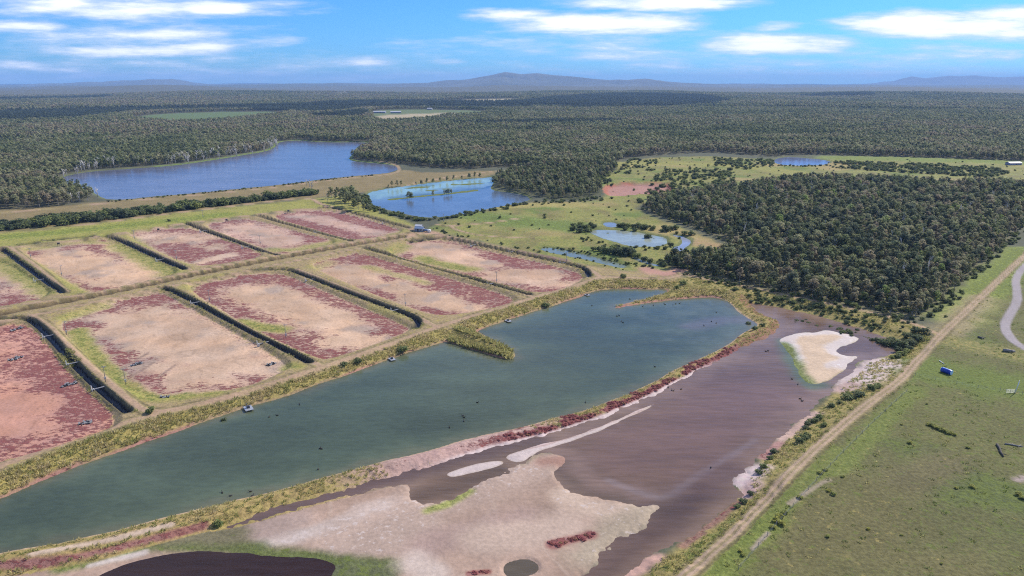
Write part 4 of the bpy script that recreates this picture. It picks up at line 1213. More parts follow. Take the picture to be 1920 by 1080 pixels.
row = smooth(atl([(-250, 452), (-100, 437), (0, 428), (100, 420), (200, 409), (300, 397), (400, 385), (480, 377), (560, 367), (592, 364)]), 2, False)
Lr = np.concatenate([[0], np.cumsum(np.linalg.norm(np.diff(row, axis=0), axis=1))])
n = 560
t = rng.uniform(0, Lr[-1], n)
t = t[(fbm(t, t * 0, 22, 2, 401) > -.75) ]
wv = 10 * np.clip((1.1 - t / Lr[-1]), .35, 1)
bput(np.interp(t, Lr, row[:, 0]) + rng.normal(size=len(t)) * wv * .4, np.interp(t, Lr, row[:, 1]) + rng.normal(size=len(t)) * wv * 1.25, 1.6 + 5.2 * rng.random(len(t)) ** 1.6, np.clip(rng.normal(size=len(t)) * .18 + .22, 0, .6))
for P_, n, r0, r1, w in [([(683, 366), (690, 386), (705, 394), (730, 401), (755, 408), (780, 412), (810, 414), (835, 410), (870, 403), (905, 397), (940, 390), (985, 382)], 150, 1.2, 2.8, 4), ([(203, 379), (267, 373), (367, 364), (450, 356), (533, 348), (630, 335), (707, 329)], 90, .8, 1.8, 3),
                            ([(730, 372), (800, 367), (853, 362), (890, 358)], 36, .7, 1.5, 3), ([(1090, 448), (1120, 452), (1160, 466), (1240, 466)], 26, .8, 1.6, 3), ([(1010, 463), (1057, 464), (1113, 478), (1180, 495), (1250, 505)], 46, .7, 1.4, 3), ([(1290, 514), (1400, 545), (1513, 570), (1620, 600), (1680, 620)], 120, .6, 1.6, 5), ([(1420, 556), (1500, 566), (1600, 588), (1700, 603)], 60, .8, 1.8, 4),
                            ([(1500, 590), (1560, 605), (1620, 622)], 40, .8, 1.6, 3), ([(1660, 590), (1740, 600), (1800, 540), (1860, 480), (1915, 430)], 70, 1.0, 2.2, 5), ([(1000, 380), (1060, 380), (1130, 372)], 40, 1.2, 2.6, 8), ([(815, 428), (845, 439), (935, 458), (1065, 479), (1165, 505)], 40, .6, 1.4, 4), ([(1460, 311), (1500, 312), (1550, 311)], 24, 1.2, 2.4, 5)]:
    Q = smooth(atl(P_), 2, False)
    Lq = np.concatenate([[0], np.cumsum(np.linalg.norm(np.diff(Q, axis=0), axis=1))])
    t = rng.uniform(0, Lq[-1], n)
    bput(np.interp(t, Lq, Q[:, 0]) + rng.normal(size=n) * w * .6, np.interp(t, Lq, Q[:, 1]) + rng.normal(size=n) * w * .6, rng.uniform(r0, r1, n), rng.uniform(.0, .5, n))
for P_, dns in SCRUB:
    Q = atl(P_)
    lo, hi = Q.min(0), Q.max(0)
    gx, gy = grid_pts(lo[0], hi[0], lo[1], hi[1], 4.3)
    k = (in_poly(Q, gx, gy, 1) < 0) & (rng.random(len(gx)) < dns * np.clip(.7 + .9 * fbm(gx, gy, 25, 2, 402), 0, 1))
    bput(gx[k], gy[k], rng.uniform(1.6, 3.8, k.sum()), rng.uniform(.05, .55, k.sum()))
# meadow tussock bushes
gx, gy = grid_pts(-50, 700, 450, 1050, 12)
k = (in_poly(smooth(atl(MEADOW), 1), gx, gy, 1) < -3) & (rng.random(len(gx)) < .22)
bput(gx[k], gy[k], rng.uniform(.6, 1.8, k.sum()), rng.uniform(.1, .6, k.sum()))
# undergrowth along the front of the near wood
gx, gy = grid_pts(60, 420, 250, 620, 4.2)
d = sdf(NEARP, gx, gy, 20)
k = (d < 2.0) & (d > -14) & (rng.random(len(gx)) < .5)
bput(gx[k], gy[k], rng.uniform(1.0, 2.4, k.sum()), rng.uniform(.1, .6, k.sum()))
bx, by, br, bt = map(np.concatenate, (bx, by, br, bt))
ok = np.ones(len(bx), bool)
for P_ in (lakeP, midP, rpP):
    ok &= ~(in_poly(P_, bx, by, 2) < -2.5)
bx, by, br, bt = bx[ok], by[ok], br[ok], bt[ok]
scatter("scrub", np.stack([bx, by, height(bx, by) - .05], 1), rng.uniform(0, 6.28, len(bx)), br, rng.integers(0, 5, len(bx)), bt, bpro, "dark scrub along the causeway, ponds and track edges", "scrub")

# ---- long grass on the banks, tussocks in the field, red samphire
def tuft(seed, n=16, h=1.0, spread=.5, w=.07):
    g = np.random.default_rng(seed)
    vs, lv = [], []
    for i in range(n):
        a, r = g.uniform(0, 6.28), spread * g.uniform(0, 1) ** .5
        b = np.array((math.cos(a) * r, math.sin(a) * r, -.05))
        l = g.uniform(.5, 1.0) * h
        o = np.array((math.cos(a), math.sin(a), 0)) * l * g.uniform(.2, .7) + g.normal(size=3) * .08
        s = np.array((-math.sin(a + g.normal() * .8), math.cos(a + g.normal() * .8), 0)) * w
        vs += [b - s, b + s, b + o * .5 + s * .8 + (0, 0, l * .7), b + o + (0, 0, l * .95)]
        lv += [g.uniform(.1, .9)] * 4
    v = np.array(vs)
    return crown_mesh("tuft_form", v, np.arange(len(v)).reshape(-1, 4), np.array(lv), None) if False else (v, np.arange(len(v)).reshape(-1, 4), np.array(lv))


tuf = [crown_mesh("tuft_form", *tuft(500 + i, 18, 1.0, .55, .10), GRASSM) for i in range(4)]
hum = [crown_mesh("hummock_form", *tuft(520 + i, 16, .55, .6, .12), GRASSM) for i in range(3)]
sam = [crown_mesh("samphire_form", *(lambda b: (b[0] * (1, 1, .55), b[1], b[2]))(bush_mesh(540 + i, n=14, size=.2)[:3]), SAMPH) for i in range(3)]


def attr_at(arr, x, y):
    G2 = arr.reshape(NR, NA)
    fi = np.interp(np.hypot(x, y), rr, np.arange(NR))
    fj = np.interp(np.arctan2(x, y), az, np.arange(NA))
    i, j = np.clip(np.rint(fi).astype(int), 0, NR - 1), np.clip(np.rint(fj).astype(int), 0, NA - 1)
    return G2[i, j]


gx, gy = grid_pts(-330, 260, 110, 480, .85)
k = np.abs(np.arctan2(gx, gy)) < 43 * D2R
gx, gy = gx[k], gy[k]
g_, b_, t_, v_, p_ = (attr_at(a, gx, gy) for a in (dg, db, dtrk, ddiv, dpath))
wl2 = attr_at(np.minimum(cov["rbank"], 900), gx, gy)
fld_ = attr_at(dl["flat"], gx, gy)
jit = rng.random(len(gx))
grass_n = fbm(gx, gy, 8, 3, 411)
bankm = (g_ > 1.0) & (g_ < 9.3) & (t_ > .2) & (v_ > 6) & (b_ > 12) & (jit < .62 + .45 * grass_n)
divm = (v_ < 6.5) & (g_ > .6) & (b_ > .5) & (fld_ > 0) & (jit < .5 + .5 * grass_n) & (attr_at(C[:, 1], gx, gy) > .10) & (attr_at(V[:, 2], gx, gy) > .3)
rbm = (wl2 < -.5) & (t_ > .3) & (b_ > 3) & (g_ > 3) & (jit < .42 + .5 * grass_n)
lin_ = attr_at(dlin, gx, gy)
linm = (lin_ > 1.7) & (lin_ < 3.2) & (t_ > .2) & (jit < .35 + .7 * grass_n)
wd0 = at(126, 676, -1.5)
weed = (np.hypot((gx - wd0[0]) / .7, gy - wd0[1]) < 11) & (lin_ < 2.6) & (jit < .6)
SPA, SPB = smooth(atl([(845, 637), (900, 653), (957, 668)], -1.5), 1, False), smooth(atl([(858, 622), (905, 637), (955, 657)], -1.0), 1, False)
dsp = np.minimum(pld(SPA, gx, gy, 12), pld(SPB, gx, gy, 12))
spit = (dsp < 1.0) & (g_ > .2)
spz = pld(smooth(atl([(835, 622), (900, 642), (962, 665)], -1.2), 1, False), gx, gy, 14) < 9
k = bankm | divm | rbm | linm | weed | spit
yl = np.clip(np.where(bankm[k], .72 + .28 * grass_n[k], np.where(divm[k], .58 + .3 * grass_n[k], .42 + .45 * grass_n[k])) + rng.normal(size=k.sum()) * .14, 0, 1)
hs = np.where(spit[k], rng.uniform(1.4, 2.3, k.sum()), np.where(weed[k], rng.uniform(.6, 1.2, k.sum()), np.where((bankm & ~spz)[k], rng.uniform(.7, 1.35, k.sum()), rng.uniform(.4, .85, k.sum()))))
yl = np.where(spit[k], .42 + .25 * rng.random(k.sum()), np.where(weed[k], .25 + .5 * rng.random(k.sum()), yl))
pts = np.stack([gx[k], gy[k], height(gx[k], gy[k]) - .03], 1)
scatter("bank_grass", pts, rng.uniform(0, 6.28, k.sum()), hs, rng.integers(0, 4, k.sum()), yl, tuf, "long yellow-green grass on the pond banks", "grass")
print("grass", k.sum())
redm = (attr_at(V[:, 0], gx, gy) > .6) & ((v_ < 8) | (fld_ < -1)) & (b_ > .4) & (g_ > .4) & (jit < .75)
pts = np.stack([gx[redm], gy[redm], height(gx[redm], gy[redm]) - .03], 1)
scatter("samphire", pts, rng.uniform(0, 6.28, redm.sum()), rng.uniform(.4, .9, redm.sum()), rng.integers(0, 3, redm.sum()), np.clip(rng.normal(size=redm.sum()) * .3 + .4, 0, 1), sam, "red samphire growing along the dividing bank", "ground cover")
gx, gy = grid_pts(30, 420, 118, 480, 2.3)
k = (attr_at(cov["rfield"], gx, gy) < -1) & (np.abs(np.arctan2(gx, gy)) < 43 * D2R) & (attr_at(dtrk, gx, gy) > .5) & (attr_at(dpath, gx, gy) > .5) & (rng.random(len(gx)) < .30 + .4 * fbm(gx, gy, 14, 3, 421))
tn_ = np.clip(.25 + .4 * fbm(gx, gy, 30, 2, 422) + rng.normal(size=len(gx)) * .2, 0, 1)
pts = np.stack([gx[k], gy[k], height(gx[k], gy[k]) - .03], 1)
scatter("field_grass", pts, rng.uniform(0, 6.28, k.sum()), rng.uniform(.4, 1.1, k.sum()), rng.integers(0, 3, k.sum()), tn_[k], hum, "short tussocky grass of the grazed right field", "grass")

# ------------------------------------------------------------------ things
def zat(p):
    return float(height(p[0], p[1])[0])


TIMBER, GALV, BLACKP, WHITEP, DARKM = flat("timber", (.26, .22, .18), .85), flat("galvanised", (.46, .47, .48), .45, .15, 3, .5), flat("black_plastic", (.02, .02, .022), .5), flat("white_plastic", (.66, .66, .64), .45, .1), flat("dark_metal", (.045, .045, .05), .5)
BLUE, PALEB, ROOFB, ROOFP, WALLM, GLASS = flat("blue_plastic", (.010, .045, .30), .35, .12), flat("pale_blue_plastic", (.42, .60, .74), .4, .1), flat("blue_grey_roof", (.14, .19, .28), .4, .12), flat("pale_roof", (.42, .42, .43), .4, .1), flat("shed_wall", (.22, .23, .25), .7), flat("window_glass", (.03, .04, .06), .1)


def once(mb, name, m, sm=False):
    return mb.mesh(name, m, sm)


# power poles
post = MB().tube([(0, 0, -.6), (0, 0, 3), (0, 0, 6.2)], [.13, .11, .085], 8)
pole_m = once(post, "post", TIMBER, True)
arm_m = once(MB().box((0, 0, 5.75), (1.5, .12, .13)).tube([(-.6, 0, 5.8), (-.6, 0, 6.02)], .05).tube([(.6, 0, 5.8), (.6, 0, 6.02)], .05).tube([(-.45, .0, 5.7), (0, 0, 5.2)], .03).tube([(.45, 0, 5.7), (0, 0, 5.2)], .03), "crossarm", GALV)
box_m = once(MB().box((0, -.22, 1.5), (.55, .28, .8)).box((0, -.22, 1.93), (.65, .38, .06)), "switch_box", GALV)
poles = [((236, 720), "grey pole with a switch box at the left edge of the rutted pale bed"), ((199, 722), "leaning-looking pole beside the near black-lined drain and its walkway"), ((125, 627), "pole at the far left corner of the rutted pale bed"), ((536, 633), "pole on the lower edge of the tan and crimson bed"), ((393, 565), "pole at the upper left of the tan and crimson bed"),
         ((116, 517), "pole on the left side of the back-row bed with the green right side"), ((58, 484), "pole at the far left corner of that green-sided back-row bed"), ((252, 448), "pole at the left corner of the mottled third back-row bed"), ((488, 458), "pole in the pink back-row bed near its lower drain"), ((931, 530), "tall pole at the lower side of the last bed before the marsh"),
         ((760, 575), "pole on the left side of the sandy streaked bed"), ((1062, 494), "pole beside the track along the marsh-side bed"), ((832, 419), "pole in the meadow right of the farm shed"), ((381, 411), "pale pole on the green strip behind the back row"), ((614, 380), "small pole at the track bend left of the dark tree clump"), ((712, 403), "pole between the last crimson bed and the blue pond"), ((331, 487), "pole in the middle of the mottled back-row bed")]
for (u, v), lb in poles:
    p = at(u, v, -1.0)
    e = link("power_pole", None, label=lb, cat="pole", group="poles at the dry beds", loc=(*p, zat(p)), rz=.6)
    if u == 199:
        e.rotation_euler.x = .10
    link("post", pole_m, e); link("crossarm", arm_m, e); link("switch_box", box_m, e)

# walkways over the drains
deck = MB()
for i in range(7):
    deck.box((-2.1 + i * .7, 0, .05), (.66, .5, .08))
deck.box((0, .3, -.02), (4.9, .07, .1)).box((0, -.3, -.02), (4.9, .07, .1))
wd, wpst = once(deck, "deck", flat("weathered_deck", (.20, .20, .21), .8)), once(MB().tube([(0, 0, -2.4), (0, 0, 1.5)], .07, 6), "post", WHITEP)
wgate = once(MB().box((0, 0, -.4), (.10, .9, 1.7)).box((0, 0, .5), (.14, 1.1, .1)), "gate_board", WHITEP)
wk = [((85, 630), 0, "pale walkway near the upper end of the nearest black-lined drain"), ((147, 684), 0, "walkway in the middle of the nearest drain, beside tall weeds"), ((190, 728), 0, "walkway with tall posts near the lower end of the nearest drain"), ((358, 571), 1, "walkway near the top of the drain beside the rutted pale bed"), ((493, 645), 1, "walkway near the bottom of the drain beside the rutted pale bed"),
      ((580, 526), 2, "walkway at the top of the drain between the tan and the streaked bed"), ((733, 583), 2, "walkway near the curved lower end of that drain"), ((750, 488), 3, "upper walkway in the drain left of the marsh-side bed"), ((908, 535), 3, "lower walkway in the drain left of the marsh-side bed"), ((887, 461), 4, "walkway in the top drain of the marsh-side bed"), ((953, 476), 4, "second walkway along the drain behind the marsh-side bed"), ((1050, 496), 4, "walkway near the end of the drain behind the marsh-side bed"),
      ((73, 526), 5, "walkway in the far left drain"), ((300, 488), 6, "walkway in the drain of the green-sided back-row bed"), ((381, 434), 7, "upper walkway in the drain behind the mottled bed"), ((460, 464), 7, "lower walkway in the drain behind the mottled bed"), ((590, 436), 8, "walkway in the drain of the pink back-row bed"), ((722, 419), 9, "walkway in the outermost back-row drain")]
for (u, v), li, lb in wk:
    p = at(u, v, -.6)
    P_ = lin_px[li]
    i = int(np.argmin(np.linalg.norm(P_ - p, axis=1)))
    d = P_[min(i + 1, len(P_) - 1)] - P_[max(i - 1, 0)]
    p = P_[i] if np.linalg.norm(P_[i] - p) < 4 else p
    a = math.atan2(d[1], d[0]) + math.pi / 2
    e = link("drain_walkway", None, label=lb, cat="walkway", group="walkways over the drains", loc=(*p, -.15), rz=a)
    link("deck", wd, e)
    link("post", wpst, e, loc=(2.3 if math.cos(a) < 0 else -2.3, .35, 0))
    link("post", wpst, e, loc=(2.3 if math.cos(a) < 0 else -2.3, -.35, 0))
    link("gate_board", wgate, e, loc=(1.7 if math.cos(a) < 0 else -1.7, 0, -.4))

# paddle aerators left on the beds
fl_m = once(MB().tube([(-1.0, 0, .14), (-.8, 0, .14), (.8, 0, .14), (1.0, 0, .22)], [.06, .15, .15, .05], 8), "float", BLACKP, True)
pw = MB()
for i in range(8):
    a = i * math.pi / 4
    pw.box((math.cos(a) * .27, 0, math.sin(a) * .27 + .0), (.12, .16, .12))
    pw.tube([(0, 0, 0), (math.cos(a) * .33, 0, math.sin(a) * .33)], .025, 4)
pw.tube([(0, -.1, 0), (0, .1, 0)], .08, 8)
pw_m = once(pw, "paddle_wheel", flat("worn_paddle", (.40, .40, .39), .6))
fr_m = once(MB().box((0, 0, .32), (.25, 1.7, .06)).box((.3, 0, .32), (.08, 1.5, .06)).tube([(0, -1.0, .42), (0, 1.0, .42)], .025, 6), "frame", GALV)
mo_m = once(MB().tube([(-.3, 0, .52), (.3, 0, .52)], .16, 10).box((0, 0, .36), (.5, .3, .08)), "motor", BLACKP, True)
rows = [((24, 620), (41, 615), 5, "upper row on the orange pink bed"), ((20, 676), (40, 669), 5, "middle row on the orange pink bed"), ((120, 725), (142, 718), 5, "row beside the drain on the orange bed"), ((156, 795), (172, 791), 4, "huddle in the orange bed's lower corner"), ((250, 685), (266, 681), 5, "cluster by ruts of the pale wide bed"), ((504, 685), (514, 682), 4, "right cluster on the pale wide bed"), ((302, 747), (312, 745), 3, "few at the bottom of the pale wide bed")]
for a, b, n, lb in rows:
    for i in range(n):
        t = i / (n - 1)
        p = at(a[0] + (b[0] - a[0]) * t, a[1] + (b[1] - a[1]) * t, Z_BED) + rng.normal(size=2) * .3
        e = link("paddlewheel_aerator", None, label="paddlewheel aerator left on the ground, " + lb, cat="aerator", group="aerators: " + lb, loc=(*p, zat(p)), rz=rng.uniform(0, 6.28))
        for s in (-.55, .55):
            link("float", fl_m, e, loc=(0, s, 0))
            link("paddle_wheel", pw_m, e, loc=(0, s * 1.65, .42))
        link("frame", fr_m, e); link("motor", mo_m, e)

# dark pump stands at the far end of the back-row beds
ps_b = once(MB().box((0, 0, 1.75), (1.4, 1.1, .9)).box((0, 0, 2.25), (1.6, 1.3, .12)).tube([(.7, 0, 1.6), (1.3, 0, 1.2), (1.7, 0, .2)], .14, 8), "pump_box", DARKM)
ps_l = once(MB().tube([(0, 0, -.3), (0, 0, 1.35)], .09, 6), "leg", TIMBER)
for (u, v), lb in [((110, 460), "dark raised pump stand at the back of the green-sided bed"), ((297, 433), "dark raised pump stand at the back of the mottled bed"), ((425, 415), "dark raised pump stand at the back of the pink mottled bed"), ((541, 399), "dark raised pump stand at the back of the farthest crimson bed")]:
    p = at(u, v, -.6)
    e = link("pump_stand", None, label=lb, cat="pump stand", group="pump stands behind the back row", loc=(*p, zat(p)), rz=.5)
    link("pump_box", ps_b, e)
    for sx in (-.55, .55):
        for sy in (-.4, .4):
            link("leg", ps_l, e, loc=(sx, sy, 0))

# jetties
jd = MB()
for i in range(8):
    jd.box((-1.75 + i * .5, 0, .55), (.46, 2.6, .1))
jd.box((0, 1.1, .44), (4.0, .14, .14)).box((0, -1.1, .44), (4.0, .14, .14))
jd_m, jp_m = once(jd, "deck", GALV), once(MB().tube([(0, 0, -1.6), (0, 0, .95)], .09, 6), "post", TIMBER)
jb_m = once(MB().box((0, 0, 1.0), (1.0, .8, .75)).tube([(.4, 0, 1.1), (-1.6, 0, .9), (-3.0, 0, 1.2)], .12, 8), "pump", DARKM)
for (u, v), a, s, lb in [((466, 768), -1.0, 1.0, "grey timber jetty with a pump standing in the green pond below the pale bed"), ((735, 675), -1.0, .8, "small jetty at the embankment left of the grassy spit"), ((953, 603), -1.0, .8, "small jetty at the embankment right of the grassy spit"), ((1101, 554), -1.0, .7, "small jetty at the far corner of the green pond"), ((2, 921), -1.0, .8, "jetty at the left frame edge below the tall bank grass")]:
    p = at(u, v, Z_POND)
    e = link("pump_jetty", None, label=lb, cat="jetty", group="jetties on the green pond", loc=(*p, Z_POND), rz=a)
    e.scale = (s, s, s)
    link("deck", jd_m, e); link("pump", jb_m, e)
    for sx in (-1.7, 1.7):
        for sy in (-1.1, 1.1):
            link("post", jp_m, e, loc=(sx, sy, 0))


# farm shed
def gable(L_, W_, h, r, over=.3):
    x, y = L_ / 2, W_ / 2
    w = MB().add([(-x, -y, -.3), (x, -y, -.3), (x, y, -.3), (-x, y, -.3), (-x, -y, h), (x, -y, h), (x, y, h), (-x, y, h), (-x, 0, h + r), (x, 0, h + r)],
                 [(0, 1, 5, 4), (2, 3, 7, 6), (1, 2, 6, 9, 5), (3, 0, 4, 8, 7)])
    X2, Y2 = x + over, y + over
    dz = r * over / y
    ro = MB()
    for s in (-1, 1):
        ro.add([(-X2, 0, h + r + .08), (X2, 0, h + r + .08), (X2, s * Y2, h - dz + .08), (-X2, s * Y2, h - dz + .08), (-X2, 0, h + r + .02), (X2, 0, h + r + .02), (X2, s * Y2, h - dz + .02), (-X2, s * Y2, h - dz + .02)],
               [(0, 1, 2, 3), (4, 7, 6, 5), (0, 4, 5, 1), (3, 2, 6, 7), (0, 3, 7, 4), (1, 5, 6, 2)])
    return w, ro


p = at(787, 434)
e = link("farm_shed", None, label="small dark shed with blue-grey and pale roofs at the road junction", cat="shed", loc=(*p, 0), rz=-.25)
w, ro = gable(6.0, 4.2, 2.5, .9)
link("wall", once(w, "wall", WALLM), e)
link("roof", once(ro, "roof", ROOFB), e)
link("door", once(MB().box((-.6, -2.13, 1.05), (1.1, .06, 2.1)), "door", DARKM), e)
wn = link("window", once(MB().box((1.6, -2.12, 1.5), (1.3, .07, .8)), "window", GALV), e)
link("pane", once(MB().box((1.6, -2.17, 1.5), (1.1, .04, .62)), "pane", GLASS), wn)
lw, lr = gable(4.6, 3.6, 3.3, .7)
e2 = link("store_shed", None, label="pale-roofed higher shed just behind the dark shed at the junction", cat="shed", loc=(*(p + (-.9, 4.6)), 0), rz=-.25)
link("wall", once(lw, "wall", WALLM), e2)
link("roof", once(lr, "roof", ROOFP), e2)
link("door", once(MB().box((2.33, 0, 1.1), (.06, 1.2, 2.1)), "door", DARKM), e2)
p = at(805, 436)
e = link("water_tank", None, label="small pale tank standing right of the dark shed", cat="tank", loc=(*p, zat(p)))
link("body", once(MB().tube([(0, 0, 0), (0, 0, 1.9), (0, 0, 2.0)], [1.1, 1.1, 1.02], 20), "body", WHITEP, True), e)
link("lid", once(MB().tube([(0, 0, 2.0), (0, 0, 2.25)], [1.0, .25], 20), "lid", WHITEP), e)
p = at(798, 435)
e = link("fuel_tank", None, label="grey-blue lean-to tank between the shed and the pale tank", cat="tank", loc=(*p, zat(p)), rz=-.25)
link("body", once(MB().tube([(-1.6, 0, 1.2), (-1.5, 0, 1.2), (1.5, 0, 1.2), (1.6, 0, 1.2)], [.6, .8, .8, .6], 16), "body", ROOFB, True), e)
for sx in (-1, 1):
    link("leg", once(MB().box((sx, 0, .3), (.2, 1.1, .9)), "leg", DARKM), e)

# far farmhouse
p = at(1900, 309)
e = link("farmhouse", None, label="low house with a pale blue-white roof at the far right", cat="house", loc=(*p, zat(p)), rz=.12)
w, ro = gable(16, 8, 2.6, 1.2, .5)
link("wall", once(w, "wall", flat("house_wall", (.20, .22, .34), .7)), e)
link("roof", once(ro, "roof", flat("house_roof", (.22, .24, .34), .4, .08)), e)
for x in (-6, -3, 3.2, 6):
    wn = link("window", once(MB().box((x, -4.02, 1.5), (1.8, .08, 1.2)), "window", WHITEP), e)
    link("pane", once(MB().box((x, -4.08, 1.5), (1.5, .05, 1.0)), "pane", GLASS), wn)
link("door", once(MB().box((.6, -4.03, 1.05), (1.1, .08, 2.1)), "door", DARKM), e)
for (u, v, ln, lb) in [(712, 212, 40, "long pale farm roof in the far green field, left end"), (742, 212, 34, "long pale farm roof in the far green field, right of another"), (806, 206, 18, "lone small pale building in the far field"), (1600, 189, 20, "tiny white roof in the distant forest")]:
    p = at(u, v)
    e = link("far_barn", None, label=lb, cat="barn", loc=(*p, zat(p) + .2), rz=rng.uniform(-.2, .2))
    w, ro = gable(ln, 12, 4.5, 2.2, .6)
    link("wall", once(w, "wall", WALLM), e)
    link("roof", once(ro, "roof", ROOFP), e)

# blue cylinder in the field
a0, a1 = at(1763, 694, 0), at(1786, 706, 0)
c0_ = (a0 + a1) / 2
d = a1 - a0
e = link("storage_cylinder", None, label="blue cylindrical tank lying on its side in the right field", cat="tank", loc=(*c0_, zat(c0_)), rz=math.atan2(d[1], d[0]) + .35)
r_ = 1.35
e.scale = (.64, .64, .64)
shell = MB().tube([(-2.75, 0, r_), (-2.7, 0, r_), (2.7, 0, r_), (2.75, 0, r_)], [r_ - .06, r_, r_, r_ - .06], 32)
link("shell", once(shell, "shell", BLUE, True), e)
for s in (-1, 1):
    link("end_cap", once(MB().tube([(s * 2.74, 0, r_), (s * 2.86, 0, r_), (s * 2.95, 0, r_)], [r_ + .03, r_ + .03, r_ * .82], 32), "end_cap", PALEB, False), e)
for x in (-1.3, 0, 1.3):
    link("band", once(MB().tube([(x - .06, 0, r_), (x + .06, 0, r_)], [r_ + .03, r_ + .03], 32), "band", BLUE), e)
link("top_strip", once(MB().box((0, .55, 2 * r_ - .08), (5.3, .5, .06)), "top_strip", PALEB), e)
for s in (-1, 1):
    link("chock", once(MB().box((s * 1.6, 0, .06), (.25, 1.6, .3)), "chock", TIMBER), e)


def log(u0, v0, u1, v1, r, lb, m=TIMBER, name="fallen_log"):
    a, b = at(u0, v0), at(u1, v1)
    d = b - a
    l = np.linalg.norm(d)
    e = link(name, None, label=lb, cat="log", loc=(*a, zat(a)), rz=math.atan2(d[1], d[0]))
    link("trunk", once(MB().tube([(0, 0, r * .8), (l * .3, .1, r), (l * .7, -.1, r * .9), (l, .05, r * .7)], [r, r * .95, r * .8, r * .5], 9), "trunk", m, True), e)
    for x, s in ((.35, 1), (.6, -1), (.8, 1)):
        link("branch", once(MB().tube([(l * x, 0, r), (l * x + .5, s * .7, r * 1.4), (l * x + .8, s * 1.5, r * 1.2)], [r * .4, r * .3, r * .12], 6), "branch", m), e)


GREYW = flat("grey_wood", (.24, .22, .20), .9)
log(1881, 659, 1903, 661, .62, "dark fallen log lying near the curve of the gravel path", GREYW)
log(1869, 834, 1881, 857, .32, "dark fallen log on the grass near the right edge", flat("charred_wood", (.07, .06, .05), .9))
log(1884, 833, 1918, 838, .22, "thin broken log beside the dark log near the right edge", GREYW)
log(1833, 633, 1845, 636, .4, "short dark log on the tussocks left of the gravel path", flat("old_wood", (.10, .09, .07), .9))
a, b = at(1761, 677), at(1770, 683)
d = b - a
l = np.linalg.norm(d)
e = link("pipe", None, label="short white pipe on the grass above the blue tank", cat="pipe", loc=(*a, zat(a) + .15), rz=math.atan2(d[1], d[0]))
link("tube", once(MB().tube([(0, 0, 0), (l, 0, 0)], .13, 10), "tube", WHITEP, True), e)
link("collar", once(MB().tube([(l * .45, 0, 0), (l * .55, 0, 0)], .17, 10), "collar", WHITEP, True), e)

# gate and fences
p = at(1903, 737)
e = link("farm_gate", None, label="grey farm gate with a tall white post at the right edge", cat="gate", loc=(*p, zat(p)), rz=math.pi)
g = MB()
for z in (.2, .5, .8, 1.1, 1.4):
    g.tube([(.15, 0, z), (3.2, .25, z)], .035, 6)
for x in (.15, 1.7, 3.2):
    g.tube([(x, .08 * x, .1), (x, .08 * x, 1.45)], .045, 6)
g.tube([(.15, 0, .2), (3.2, .25, 1.4)], .03, 6)
link("gate_panel", once(g, "gate_panel", GALV), e)
link("post", once(MB().tube([(0, 0, -.4), (-.5, .3, 4.6)], .13, 10), "post", WHITEP, True), e)


def fence(pts, lb, step=6.0, m=TIMBER):
    P_ = atl(pts)
    Lq = np.concatenate([[0], np.cumsum(np.linalg.norm(np.diff(P_, axis=0), axis=1))])
    n = int(Lq[-1] / step)
    e = link("wire_fence", None, label=lb, cat="fence", loc=(*P_[0], zat(P_[0])))
    pm = once(MB().tube([(0, 0, -.3), (0, 0, 1.25)], .06, 5), "post", m)
    pp = []
    for i in range(n + 1):
        t = Lq[-1] * i / n
        q = np.array([np.interp(t, Lq, P_[:, 0]), np.interp(t, Lq, P_[:, 1])])
        o = np.array((*(q - P_[0]), zat(q) - zat(P_[0])))
        pp.append(o)
        if i < 95:
            link("post", pm, e, loc=tuple(o))
    wr = MB()
    for z in (.35, .7, 1.05):
        wr.tube([o + (0, 0, z) for o in pp], .012, 3)
    link("wire", once(wr, "wire", GALV), e)


fence([(1716, 705), (1760, 714), (1830, 728), (1903, 738), (1960, 748)], "thin wire fence crossing the right field below the blue tank")
fence([(1385, 1068), (1450, 992), (1510, 925), (1575, 855), (1640, 790), (1700, 735)], "thin wire fence along the right side of the dirt track", 5.0)

# ducks
dk = MB()
dk.tube([(-.34, 0, .12), (-.2, 0, .10), (0, 0, .09), (.2, 0, .10), (.3, 0, .12)], [.02, .12, .16, .12, .03], 8)
dk_m = once(dk, "body", flat("duck_dark", (.03, .025, .022), .8), True)
hd_m = once(MB().tube([(.2, 0, .12), (.27, 0, .28), (.31, 0, .36), (.38, 0, .36), (.46, 0, .34)], [.05, .05, .075, .06, .02], 7), "head", flat("duck_head", (.04, .035, .03), .8), True)
for u, v in [(562, 759), (505, 782), (520, 779), (600, 841), (603, 842), (597, 880), (470, 922), (433, 930), (473, 930), (417, 924), (843, 802), (870, 783), (870, 790), (868, 780), (1098, 755), (895, 755), (1165, 603), (1168, 605), (1157, 593), (1161, 592), (1228, 688), (1110, 573), (1262, 572), (1267, 570), (1274, 569), (1343, 586), (1334, 603), (1343, 606), (1245, 569), (1247, 571), (1320, 611), (1181, 561), (1225, 573), (1205, 575)]:
    p = at(u, v, Z_POND)
    e = link("duck", None, label="dark duck floating on the green pond", cat="duck", group="ducks on the green pond", loc=(*p, Z_POND), rz=rng.uniform(0, 6.28))
    e.scale = (1.3, 1.3, 1.3)
    link("body", dk_m, e); link("head", hd_m, e)
for u, v in [(1485, 711), (1496, 721), (1504, 752), (1500, 748), (1253, 727), (1260, 732), (1277, 730), (1333, 877), (1503, 752), (1263, 733), (1436, 659), (1440, 658)]:
    p = at(u, v, Z_BROWN)
    e = link("duck", None, label="dark duck floating on the brown pond", cat="duck", group="ducks on the brown pond", loc=(*p, Z_BROWN), rz=rng.uniform(0, 6.28))
    e.scale = (1.3, 1.3, 1.3)
    link("body", dk_m, e); link("head", hd_m, e)

